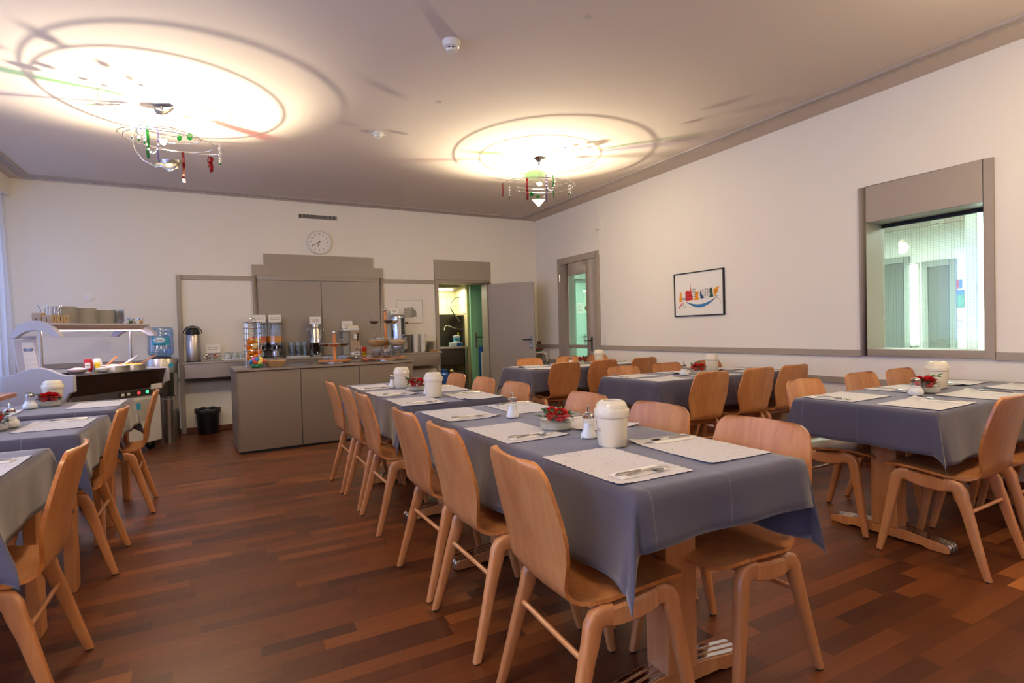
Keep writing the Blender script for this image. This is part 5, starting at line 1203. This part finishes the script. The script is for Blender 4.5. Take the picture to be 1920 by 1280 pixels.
# --- juice dispensers
for nm, x, ju, wd, c1, c2 in (('left', .428, 'juice_red', 'darker orange juice', 'Multivitaminsaft', 'Multivitamin juice'), ('right', .612, 'juice_orange', 'yellow orange juice', 'Orangensaft', 'Orange juice')):
    t = thing('juice_dispenser', 'clear drum juice dispenser with %s, %s one' % (wd, nm), 'juice dispenser', (x, 7.77, ZS), 0, 'juice dispensers')
    MB().lathe([(.0001, 0), (.085, 0), (.085, .012), (.055, .03), (.055, .09), (.078, .11), (.088, .135), (.088, .205), (.0001, .205)], 36).build('steel_base', 'chrome', t)
    MB().lathe([(.089, .205), (.091, .205), (.091, .445), (.089, .445)], 36, closed=True).build('drum', 'clear_glass', t)
    MB().lathe([(.0001, .206), (.0875, .206), (.0875, .292), (.0001, .293)], 36).build('juice', ju, t)
    MB().lathe([(.0001, .445), (.097, .445), (.099, .452), (.094, .462), (.05, .468), (.0001, .470)], 36).build('lid', 'chrome', t)
    MB().cyl(.020, .207, .443, 16).build('ice_core', 'acrylic', t)
    tp = MB().tube([(0, -.085, .16), (0, -.13, .16), (0, -.13, .125)], .009, 10).build('tap', 'chrome', t); MB().box(-.005, -.14, .165, .005, -.12, .20).build('tap_lever', 'black_plastic', tp, bevel=.002)
    card('sign_card', 'small standing card reading %s on the %s juice dispenser' % (c1, nm), x-.0, 7.755, ZS+.472, .148, .10, (c1, c2))
t = thing('drip_tray', 'low steel drip tray under the two juice dispensers', 'tray', (.52, 7.665, ZS)); MB().box(-.17, -.05, 0, .17, .03, .010).build('pan', 'steel', t, bevel=.002)
tray('white tray under the stacked water tumblers', .875, 7.74, .26, .19)
tum = MB().lathe([(.0001, 0), (.028, 0), (.034, .108), (.032, .108), (.026, .005), (.0001, .005)], 22).mesh('tumbler', 'cup_glass')
for i in range(3):
    for j in range(2):
        for k in range(3):
            o = link('tumbler', tum, None, (.795+i*.080, 7.69+j*.09, ZS+.0065+k*.045))
            tag(o, 'clear tumbler, %s %s stack on the tray, %s glass' % (('left', 'middle', 'right')[i], ('front', 'back')[j], ('bottom', 'middle', 'top')[k]), 'glass', 'stacked tumblers on the white tray')
t = thing('milk_can', 'polished steel cold milk churn between tumblers and jam carousel', 'milk can', (1.118, 7.79, ZS))
MB().lathe([(.0001, 0), (.088, 0), (.090, .01), (.090, .18), (.092, .185), (.090, .19), (.090, .365), (.070, .395), (.066, .42), (.072, .425), (.072, .438), (.0001, .440)], 36).build('body', 'chrome', t)
for sg in (-1, 1): MB().tube([(sg*.088, 0, .34), (sg*.104, 0, .345), (sg*.104, 0, .375), (sg*.080, 0, .385)], .004, 8).build('side_handle', 'chrome', t)
MB().tube([(0, -.088, .06), (0, -.12, .06), (0, -.12, .035)], .008, 10).build('tap', 'chrome', t)
card('sign_card', 'small standing card reading Kalte Milch on the milk churn', 1.118, 7.775, ZS+.441, .148, .10, ('Kalte Milch', 'Cold Milk'))
t = thing('hot_milk_machine', 'grey-beige hot milk dispenser behind the jam carousel', 'drinks machine', (1.585, 7.78, ZS))
MB().box(-.115, -.02, 0, .11, .14, .345).build('housing', 'grey_plastic', t, bevel=.008); MB().box(-.02, -.06, .05, .11, -.02, .335).build('front', 'foil_tan', t, bevel=.008)
MB().box(-.02, -.10, 0, .11, -.02, .05).build('drip_base', 'white_plastic', t, bevel=.006); MB().box(-.115, -.06, .335, .112, .14, .37).build('lid', 'white_plastic', t, bevel=.01)
MB().prism([(-.05, 0), (.11, 0), (.09, .045), (-.035, .045)], -.0, .10, mtx=T(0, .06, .371) @ RX(pi/2)).build('hopper', 'cream_plastic', t, bevel=.004)
MB().box(.02, -.10, .22, .06, -.06, .29).build('spout', 'white_plastic', t, bevel=.008)
MB().box(.075, -.0625, .19, .10, -.06, .30).build('switch_panel', 'ink', t)
for k in range(3): MB().cyl(.006, 0, .004, 10, mtx=T(.0875, -.0625, .21+k*.032) @ RX(pi/2)).build('button', 'grey_plastic', t)
card('sign_card', 'small standing card reading Warme Milch on the hot milk dispenser', 1.56, 7.87, ZS+.375, .148, .105, ('Warme Milch', 'Warm Milk'), 0, -.2)
t = thing('coffee_urn', 'steel coffee urn with black front strip behind the cereal carousel', 'coffee urn', (2.262, 7.78, ZS))
MB().lathe([(.0001, 0), (.095, 0), (.10, .02), (.10, .03), (.108, .035), (.108, .50), (.112, .505), (.112, .53), (.100, .55), (.06, .562), (.0001, .565)], 40).build('body', 'chrome', t)
MB().box(.02, -.118, .17, .065, -.095, .50).build('control_strip', 'black_plastic', t, bevel=.006)
for k in range(3): MB().cyl(.004, 0, .003, 10, mtx=T(.042, -.118, .26+k*.07) @ RX(pi/2)).build('button', 'grey_plastic', t)
MB().cyl(.010, .108, .155, 12, mtx=T(0, 0, .435) @ RY(pi/2)).build('side_knob', 'black_plastic', t)
MB().box(.03, -.15, .05, .09, -.10, .17).build('tap_block', 'grey_plastic', t, bevel=.006); MB().cyl(.005, 0, .004, 10, mtx=T(.088, -.150, .10) @ RX(pi/2)).build('indicator', 'led_red', t)
card('sign_card', 'small standing card reading Kaffee on the coffee urn', 2.215, 7.765, ZS+.566, .13, .088, ('Kaffee', 'Coffee'))
cm = thing('coffee_cup', 'x', 'cup'); MB().lathe([(.0001, 0), (.025, 0), (.034, .02), (.039, .058), (.037, .058), (.032, .022), (.0001, .004)], 26).build('cup_body', 'porcelain', cm); MB().tube([(.036, 0, .048), (.056, 0, .046), (.058, 0, .028), (.036, 0, .02)], .004, 8).build('cup_handle', 'porcelain', cm); freeze(cm)
k = 0
for i, x in enumerate((2.497, 2.607)):
    for j in range(2):
        for z in range(6):
            lab = 'white coffee cup, %s %s stack beside the urn, %s up' % (('left', 'right')[i], ('front', 'back')[j], ('lowest', 'second', 'third', 'fourth', 'fifth', 'sixth')[z]); p = (x, 7.70+j*.1, ZS+z*.042)
            if k == 0: cm.location = p; cm['label'] = lab; cm['group'] = 'stacked coffee cups'
            else: dup(cm, p, random.uniform(-.9, .5), lab, 'stacked coffee cups')
            k += 1
ORDN = 'first second third fourth fifth sixth seventh eighth ninth tenth eleventh twelfth thirteenth fourteenth fifteenth sixteenth seventeenth eighteenth nineteenth twentieth twenty-first twenty-second'.split()
def plates(x, y, z, r, n, dz, label, grp, m_='porcelain', rz=0):
    me = MB().lathe([(.0001, 0), (r*.55, 0), (r*.6, .002), (r*.97, .0105), (r, .0125), (r*.99, .0135), (r*.6, .0045), (.0001, .004)], 30).mesh('plate', m_)
    for k in range(n):
        o = link('plate', me, None, (x+random.uniform(-.0012, .0012), y+random.uniform(-.0012, .0012), z+k*dz)); tag(o, label+(', topmost' if k == n-1 else ', lowest' if k == 0 else ', %s from the top' % ORDN[n-1-k]), 'plate', grp)
plates(2.425, 7.80, ZS, .062, 22, .0118, 'white saucer, tall stack between urn and cups', 'saucers beside the urn', 'grey_glaze')
plates(2.775, 7.84, ZS, .07, 12, .0125, 'white saucer, low stack at the shelf end', 'saucers at the shelf end', 'grey_glaze')
basket('small_basket', 'small flat wicker basket at the right end of the shelf', 2.755, 7.67, ZS, .17, .11, .03)

# waste bin with liner
t = thing('waste_bin', 'black waste bin with dark liner under the wall shelf', 'waste bin', (-.195, 7.78, 0))
MB().lathe([(.0001, 0), (.108, 0), (.112, .01), (.135, .30), (.138, .30), (.138, .306), (.130, .306), (.106, .014), (.0001, .014)], 36).build('body', 'black_plastic', t)
mb = MB().lathe([(.125, .22), (.131, .300), (.140, .316), (.147, .305), (.146, .275), (.1425, .262)], 48); mb.v = [(x*(1+.012*sin(11*atan2(y, x))), y*(1+.012*sin(11*atan2(y, x))), z+.006*sin(7*atan2(y, x))) for x, y, z in mb.v]; mb.build('bin_liner', 'bin_liner', t)

# water cooler
t = thing('water_cooler', 'steel water cooler with an upturned blue water bottle', 'water cooler', (-.648, 7.60, 0))
Rw = .165
MB().lathe([(.0001, 0), (Rw, 0), (Rw, .52), (.0001, .52)], 48).build('lower_body', 'steel', t)
MB().lathe([(.0001, .80), (Rw, .80), (Rw, .955), (Rw-.004, .965), (.0001, .967)], 48).build('upper_body', 'steel', t)
MB().lathe([(.0001, .52), (Rw-.012, .52), (Rw-.012, .80), (.0001, .80)], 40).build('recess', 'dark_steel', t)
MB().box(-.16, -.12, .52, -.05, .1, .80).build('side_cheek', 'steel', t, bevel=.01); MB().box(.10, -.09, .52, .16, .1, .80).build('side_cheek', 'steel', t, bevel=.01)
MB().box(-.01, -.21, .80, .04, -.14, .835).box(.05, -.20, .80, .09, -.13, .83).build('tap', 'black_plastic', t, bevel=.006)
MB().cyl(.028, 0, .003, 24, mtx=T(.105, -.128, .885) @ RZ(.69) @ RX(pi/2)).build('round_badge', 'label_blue', t)
MB().lathe([(.0001, .967), (.10, .967), (.105, .978), (.05, .99), (.0001, .99)], 32).build('bottle_seat', 'black_plastic', t)
bt = thing('water_bottle', 'large ribbed blue water bottle upside down on the steel cooler', 'water bottle', (-.648, 7.60, .985))
MB().lathe([(.04, 0), (.09, .006), (.125, .030), (.134, .055), (.134, .075), (.1365, .09), (.134, .105), (.1285, .115), (.1285, .24), (.132, .245), (.133, .27), (.1285, .285), (.132, .292), (.132, .325), (.122, .345), (.08, .349), (.0001, .345)], 48).build('bottle_body', 'bottle_blue', bt)
mb = MB(); V = []
for i in range(15):
    a = -1.57-.62+i*.105; V += [(.1305*cos(a), .1305*sin(a), .135), (.1305*cos(a), .1305*sin(a), .232)]
lb = mb.add(V, [(2*i, 2*i+2, 2*i+3, 2*i+1) for i in range(14)], 0, None, True).build('label', 'label_blue', bt, ang=180)
text('lettering', 'Eden', .040, lb, (.002, -.1335, .195), (pi/2, 0, 0), 'ink')
MB().sphere((0, -.1300, .197), .058, 0, 20, (1, .03, .5)).build('oval_plate', 'label_white', lb)
mb = MB()
for k in range(6): mb.box(-.055+k*.019, -.1322, .142, -.045+k*.019, -.1312, .158)
mb.build('small_print', 'ink', lb)
t = thing('cup_bin', 'narrow steel cylinder bin standing against the water cooler', 'bin', (-.575, 7.385, 0))
MB().lathe([(.0001, 0), (.064, 0), (.064, .50), (.058, .505), (.058, .53), (.052, .53), (.052, .03), (.0001, .03)], 32).build('body', 'steel', t)

# ---------------------------------------------------------------- salad buffet
AX, AY = -1.2, 6.2; BR = radians(53.13)
t = thing('salad_buffet', 'white chilled salad buffet trolley with arched glass canopy', 'buffet', (AX, AY, 0), BR)
BT = t
Q = Matrix(((0, 0, 1, 0), (1, 0, 0, 0), (0, 1, 0, 0), (0, 0, 0, 1)))     # prism (y,z) -> extruded along x
endp = [(-.03, .885), (.06, .885), (.15, .91), (.24, .945), (.33, .96), (.42, .955), (.52, .925), (.62, .895), (.74, .885), (.74, .60), (.62, .585), (.10, .60), (.07, .66), (.02, .72), (-.03, .735)]
MB().prism(endp, -.035, 0, mtx=Q).build('end_panel', 'canopy_white', t, bevel=.006)
MB().prism([(y_, min(z_, .887)) for y_, z_ in endp], 1.055, 1.085, mtx=Q).build('end_panel', 'canopy_white', t, bevel=.006)
MB().prism([(-.0, .865), (.05, .68), (.66, .68), (.71, .865)], 0, 1.055, mtx=Q).build('tub_body', 'buffet_dark', t)
MB().box(0, -.012, .862, 1.055, .722, .876).build('deck', 'dark_steel', t, bevel=.003)
MB().box(.03, .06, .10, 1.04, .65, .68).build('lower_body', 'white_plastic', t, bevel=.012)
MB().box(.02, .045, .60, 1.05, .06, .68).build('control_fascia', 'satin_metal', t, bevel=.003)
MB().box(.42, .050, .10, 1.03, .06, .585).build('service_door', 'white_plastic', t, bevel=.008)
MB().box(.47, .046, .34, .90, .05, .56).build('vent_recess', 'grey_glaze', t, bevel=.003); MB().box(.56, .044, .46, .76, .046, .53).build('rating_plate', 'label_blue', t)
MB().box(.50, .042, .617, .90, .045, .660).build('switch_panel', 'ink', t)
for x, m_ in ((.545, 'white_plastic'), (.615, 'white_plastic'), (.74, 'led_red'), (.845, 'led_green')): MB().box(x-.018, .038, .625, x+.018, .042, .652).build('switch', m_, t, bevel=.002)
MB().box(.90, .036, .66, 1.04, .05, .715).build('maker_plate', 'white_paper', t)
for x in (.10, .97):
    for y in (.14, .58):
        w_ = MB().cyl(.045, -.014, .014, 20, mtx=T(x, y, .046) @ RY(pi/2)).build('castor', 'black_plastic', t); MB().box(x-.02, y-.02, .05, x+.02, y+.02, .10).build('castor_fork', 'steel', w_)
for x in (.03, 1.0): MB().cyl(.013, .876, 1.345, 16, mtx=T(x, .37, 0)).build('post', 'steel', t)
def arch():
    def seg(h, sg, z0, n=22):
        Rr = (h*h+sg*sg)/(2*sg); a0 = math.asin(min(1, h/Rr)); return [(.37+Rr*sin(-a0+2*a0*i/n), z0+sg-Rr+Rr*cos(-a0+2*a0*i/n)) for i in range(n+1)]
    return seg(.28, .158, 1.232)+seg(.205, .068, 1.232)[::-1]
def arch_old():
    P = []; n = 22
    for i in range(n+1):
        a = pi*i/n; P.append((.37-.275*cos(a), 1.235+.158*sin(a)**.8))
    Pi = []
    for i in range(n+1):
        a = pi*(1-i/n); Pi.append((.37-.205*cos(a), 1.235+.105*max(0, sin(a))**.8))
    return P+Pi
MB().prism(arch(), -.03, .01, mtx=Q).build('arch', 'canopy_white', t, bevel=.003); MB().prism(arch(), 1.03, 1.07, mtx=Q).build('arch', 'canopy_white', t, bevel=.003)
MB().box(-.02, .17, 1.345, 1.06, .57, 1.362).build('top_shelf', 'canopy_white', t, bevel=.004)
MB().prism([(.20, 1.345), (.54, 1.345), (.50, 1.30), (.24, 1.30)], .01, 1.03, mtx=Q).build('light_housing', 'foil_tan', t)
MB().box(.03, .245, 1.290, 1.02, .285, 1.30).build('light_strip', 'strip_glow', t)
for s_ in (0, 1):
    P = []; 
    for i in range(9):
        a = pi*(.0+.34*i/8); yy = .37-.27*cos(a); zz = 1.232+.155*sin(a)**.8
        if s_: yy = .74-yy
        P.append((yy, zz))
    V = [(x, a, b_) for x in (.01, 1.03) for a, b_ in P]; n = len(P)
    MB().add(V, [(i, i+1, n+i+1, n+i) for i in range(n-1)], 0, None, True).build('curved_pane', 'acrylic', t, ang=180)
area('buffet_strip_light', (AX+.6*.52-.8*.30, AY+.8*.52+.6*.30, 1.285), (0, 0, BR), .9, .03, 5, (1, .80, .92))
def BL(x, y, z=0): c, s_ = cos(BR), sin(BR); return (AX+c*x-s_*y, AY+s_*x+c*y, z)
def bthing(n, l, c, x, y, z, g=None, rz=0): return thing(n, l, c, BL(x, y, z), BR+rz, g)
# on the canopy shelf
t = bthing('cutlery_caddy', 'beige cutlery caddy with spoon-shaped slots at the left end of the canopy', 'cutlery holder', .085, .37, 1.3625)
for i, (x, y, h) in enumerate(((-.06, .0, .098), (-.06, -.11, .074), (.0, -.11, .074), (.06, -.11, .074), (.03, .0, .074))):
    b_ = MB().box(x-.028, y-.05, 0, x+.028, y+.05, h).build('compartment', 'foil_tan', t, bevel=.004)
    MB().box(x-.003, y-.0515, .02, x+.003, y-.05, .045).cyl(.006, 0, .0015, 12, mtx=T(x, y-.05, .05) @ RX(pi/2)).build('slot', 'ink', b_)
    MB().box(x-.0295, y-.004, .015, x-.028, y+.004, .05).build('slot', 'ink', b_)
CUTX = [q+random.uniform(-.012, .012) for q in (-.06, -.06, -.055, .0, .0, .0, .06, .06, .03, .03, -.02)]
for i in range(11):
    x = CUTX[i]; y = random.uniform(-.03, .03)-(.11 if i % 2 else 0); h = .12+.03*random.random()
    o = MB().tube([(0, 0, .02), (random.uniform(-.01, .01), 0, h-.02), (random.uniform(-.014, .014), 0, h+.02)], [.002, .0025, .005], 6).build('handle_of_cutlery', 'chrome', None, BL(.085+x, .37+y, 1.3635)); o.rotation_euler = (random.uniform(-.15, .15), random.uniform(-.15, .15), BR)
    o.name = 'cutlery_piece'; tag(o, 'steel cutlery piece upright in the beige caddy, %s from the left' % ORDN[sum(1 for q in CUTX if q < CUTX[i])], 'cutlery', 'cutlery in the caddy')
def stack(x, y, z, r, n, dz, lab, grp, m_):
    p = BL(x, y, z); plates(p[0], p[1], p[2], r, n, dz, lab, grp, m_)
stack(.255, .36, 1.3625, .104, 15, .0108, 'white dinner plate, left stack on the canopy shelf', 'left plate stack', 'porcelain')
stack(.470, .36, 1.3625, .102, 14, .0108, 'white dinner plate, middle stack on the canopy shelf', 'middle plate stack', 'porcelain')
stack(.680, .36, 1.3625, .100, 13, .0108, 'white dinner plate, right stack on the canopy shelf', 'right plate stack', 'porcelain')
me = MB().lathe(bowlprof(.060, .045, .002), 28).mesh('glass_dish', 'frosted_cup')
for k in range(9):
    p = BL(.845, .36, 1.3625+k*.014); o = link('glass_dish', me, None, p); tag(o, 'clear glass dish, stack right of the plates, '+('lowest' if k == 0 else 'topmost' if k == 8 else '%s from the top' % ORDN[8-k]), 'dish', 'stacked glass dishes')
for i, (x, y, m_, nm) in enumerate(((.945, .30, 'leaf_green', 'green-labelled spice shaker leftmost on the canopy shelf'), (.975, .36, 'sugar', 'clear salt shaker second on the canopy shelf'), (1.005, .27, 'sugar', 'clear shaker in the middle of the canopy end'), (1.035, .36, 'oats', 'brownish spice shaker near the canopy end'), (1.04, .26, 'cereal', 'brown spice shaker at the very end of the canopy'))):
    t = bthing('spice_shaker', nm, 'shaker', x, y, 1.3625); MB().lathe([(.0001, 0), (.017, 0), (.018, .045), (.015, .05)], 18).build('glass_jar', 'clear_glass', t); MB().lathe([(.0001, .002), (.0155, .002), (.0160, .040), (.0001, .041)], 16).build('contents', m_, t); MB().cyl(.0165, .048, .064, 18).build('cap', 'chrome', t)
# on the deck
def tub(x, y, r, h, lab, fill, z=.877, m_='clear_glass'):
    t = bthing('salad_bowl', lab, 'bowl', x, y, z); MB().lathe(bowlprof(r, h), 30).build('bowl', m_, t)
    MB().lathe([(.0001, .004), (r*.5, .005), (r*.85, h*.5), (r*.9, h*.8), (r*.6, h*1.0), (r*.25, h*1.12), (.0001, h*1.1)], 26).build('filling', fill, t); return t
def pan(x0, y0_, x1, y1, lab, fill):
    t = bthing('salad_pan', lab, 'food pan', (x0+x1)/2, (y0_+y1)/2, .877); a, b_ = (x1-x0)/2, (y1-y0_)/2
    mb = MB()
    for q in ((-a, -b_, a, -b_+.004), (-a, b_-.004, a, b_), (-a, -b_, -a+.004, b_), (a-.004, -b_, a, b_)): mb.box(q[0], q[1], 0, q[2], q[3], .055)
    mb.build('pan_wall', 'porcelain', t, bevel=.001)
    n = 12; V = []; 
    for i in range(n+1):
        for j in range(n+1): V.append((-a+.004+(2*a-.008)*i/n, -b_+.004+(2*b_-.008)*j/n, .045+.018*random.random()*(0 < i < n and 0 < j < n)+.01*sin(pi*i/n)*sin(pi*j/n)))
    MB().add(V, [(i*(n+1)+j, (i+1)*(n+1)+j, (i+1)*(n+1)+j+1, i*(n+1)+j+1) for i in range(n) for j in range(n)], 0, None, True).build('filling', fill, t, ang=180); return t
tub(.22, .20, .085, .058, 'glass bowl of cling-wrapped portions on the buffet deck', 'fish_salad')
tub(.44, .15, .062, .045, 'white pot of dressing behind the glass bowl on the buffet', 'porcelain', m_='porcelain')
pan(.52, .09, .70, .24, 'white food pan of pink salad in the middle of the buffet', 'fish_salad'); pan(.60, .27, .80, .42, 'white food pan of pale salad at the back of the buffet', 'oats')
pan(.74, .09, .90, .25, 'food pan of yellow fruit salad at the right of the buffet', 'fruit_salad'); pan(.84, .28, 1.0, .42, 'food pan of carrot salad at the back right of the buffet', 'orange_peel')
t = bthing('grill_rack', 'dark slotted rack at the left end of the buffet deck', 'rack', .17, .42, .877)
for k in range(9): MB().box(-.10+k*.024, -.10, .004, -.088+k*.024, .10, .012).build('bar', 'ink', t)
MB().box(-.11, -.11, 0, .11, .11, .004).build('base', 'dark_steel', t)
def tongs(x, y, z, rz, lab, m_='chrome'):
    t = bthing('serving_tongs', lab, 'tongs', x, y, z, None, rz)
    for s_ in (-1, 1): MB().tube([(0, 0, 0), (.09, s_*.006, .035), (.20, s_*.010, .085)], .004, 8).build('arm', m_, t)
    MB().box(-.03, -.018, -.008, .01, .018, -.002).build('tip', 'satin_metal', t)
tongs(.72, .20, .935, .1, 'steel tongs leaning out of the pink salad pan'); tongs(.88, .15, .935, -.1, 'wooden-handled spoon leaning out of the fruit salad', 'lazy_wood'); tongs(.62, .30, .935, .3, 'thin wooden spoon leaning at the back of the buffet', 'lazy_wood')
def squeeze(x, y, lab, mb_, ml, word, cap_top=False):
    t = bthing('sauce_bottle', lab, 'sauce bottle', x, y, .877)
    MB().lathe([(.0001, 0), (.022, 0), (.025, .01), (.036, .03), (.040, .07), (.036, .11), (.028, .135), (.0001, .138)], 26, mtx=Matrix.Diagonal((1, .62, 1, 1))).build('body', mb_, t)
    MB().cyl(.024, .0, .018, 18, mtx=Matrix.Diagonal((1, .7, 1, 1))).build('cap', ('porcelain', 'mustard')[cap_top], t)
    l_ = MB().box(-.022, -.0255, .045, .022, -.0235, .10).build('label', ml, t, bevel=.002)
    text('lettering', word, .017, l_, (0, -.0260, .074), (pi/2, 0, 0), 'ink'); t.rotation_euler = (0, 0, 0)
squeeze(.425, .30, 'red ketchup squeeze bottle standing on its cap', 'ketchup', 'white_paper', 'Heinz'); squeeze(.50, .27, 'white mayonnaise squeeze bottle with yellow label', 'porcelain', 'mustard', 'Thomy', True)
# illuminated card case at the left of the buffet
t = thing('card_case', 'slanted white lit card holder with dark oval emblem left of the buffet', 'card holder', (-1.70, 7.02, 0), .1)
MB().prism([(-.05, .62), (.10, .62), (.04, 1.22), (-.04, 1.23)], -.12, .12, mtx=Q).build('case', 'canopy_white', t, bevel=.006) if False else None
mb = MB(); mb.add([(-.06, -.05, .55), (.13, -.05, .55), (.13, .05, .55), (-.06, .05, .55), (-.115, -.03, 1.215), (.05, -.03, 1.235), (.05, .03, 1.235), (-.115, .03, 1.215)], [(0, 3, 2, 1), (4, 5, 6, 7), (0, 1, 5, 4), (1, 2, 6, 5), (2, 3, 7, 6), (3, 0, 4, 7)]); mb.build('case', 'canopy_white', t, bevel=.006)
def cpt(u, z): return -.062+.19*u+(-.052+.0-.0*u)*(z-.55)/.68+(-.028*u)*(z-.55)/.68
def cy_(z): return -.0508+.020*(z-.55)/.68
mb = MB(); mb.add([(cpt(.35, .62), cy_(.62)-.001, .62), (cpt(.92, .62), cy_(.62)-.001, .62), (cpt(.92, 1.19), cy_(1.19)-.001, 1.19), (cpt(.35, 1.19), cy_(1.19)-.001, 1.19)], [(0, 1, 2, 3)]); mb.build('card_sheet', 'white_paper', t)
for k in range(8):
    z = .70+k*.045; MB().box(cpt(.40, z), cy_(z)-.004, z, cpt(.86, z), cy_(z)-.001, z+.020).build('card_pocket', 'porcelain', t)
for nm_, m_, w_, dd_ in (('oval_emblem', 'art_blue', .040, .002), ('emblem_centre', 'label_white', .032, .004)): MB().sphere((cpt(.62, 1.12), cy_(1.12)-dd_, 1.12), w_, 0, 20, (1, .04, .5)).build(nm_, m_, t)
MB().box(cpt(.62, 1.12)-.028, cy_(1.12)-.008, 1.114, cpt(.62, 1.12)+.028, cy_(1.12)-.006, 1.126).build('emblem_bar', 'art_blue', t)
MB().cyl(.012, -.13, .06, 14, mtx=T(0, -.03, 1.245) @ RY(pi/2)).build('top_roll', 'canopy_white', t); MB().box(-.08, -.05, 0, .12, .05, .55).build('stand', 'canopy_white', t, bevel=.006)

# high side table at the left edge of the picture
t = thing('side_table', 'small wooden side table on a chrome leg at the left edge', 'table', (-1.72, 5.45, 0))
MB().box(-.26, -.28, .765, .268, .185, .80).build('tabletop', 'oak_top', t, bevel=.003); MB().cyl(.022, .02, .765, 20, mtx=T(.10, -.02, 0)).build('leg', 'chrome', t); MB().lathe([(.0001, 0), (.17, 0), (.17, .008), (.03, .022), (.0001, .022)], 32, mtx=T(.10, -.02, 0)).build('foot_plate', 'chrome', t)

# children's plastic high chair stack behind the open door
t = thing('step_stool', 'pale grey plastic child seat with coloured books behind the open door', 'child seat', (4.585, 7.70, 0))
for z_ in (.60, .83):
    V = [(-.11, z_), (.085, z_), (.10, z_-.02), (.125, z_-.17), (.10, z_-.17), (.078, z_-.06), (.03, z_-.03), (-.11, z_-.03)]
    MB().prism(V, -.11, .11, mtx=RX(pi/2)).build('tray_arch', 'white_plastic', t, bevel=.006)
for sy in (-.09, .09):
    MB().tube([(.085, sy, .70), (.14, sy, .42), (.17, sy, .006)], .014, 10).build('leg', 'grey_plastic', t); MB().tube([(-.085, sy, .70), (-.14, sy, .42), (-.17, sy, .006)], .014, 10).build('leg', 'grey_plastic', t)
for i, (z_, m_, nm) in enumerate(((.833, 'cloth_toy_green', 'green'), (.850, 'cloth_toy_blue', 'navy'), (.867, 'cloth_toy_red', 'red'))):
    o = MB().box(-.09, -.06, 0, .04+.015*i, .06, .016).build('picture_book', m_, None, (4.585, 7.70, z_), .12*i-.1, bevel=.002); tag(o, '%s picture book lying on the pale plastic child seat' % nm, 'book', 'books on the child seat')
for i, (z_, m_, nm) in enumerate(((.603, 'cloth_toy_green', 'green'), (.625, 'cloth_toy_blue', 'navy'), (.647, 'cloth_toy_red', 'red'))):
    o = MB().box(-.09, -.06, 0, .03+.012*i, .06, .021).build('soft_toy_book', m_, None, (4.56, 7.69, z_), .15*i-.1, bevel=.004); tag(o, '%s padded book on the lower level of the child seat' % nm, 'book', 'books on the child seat')
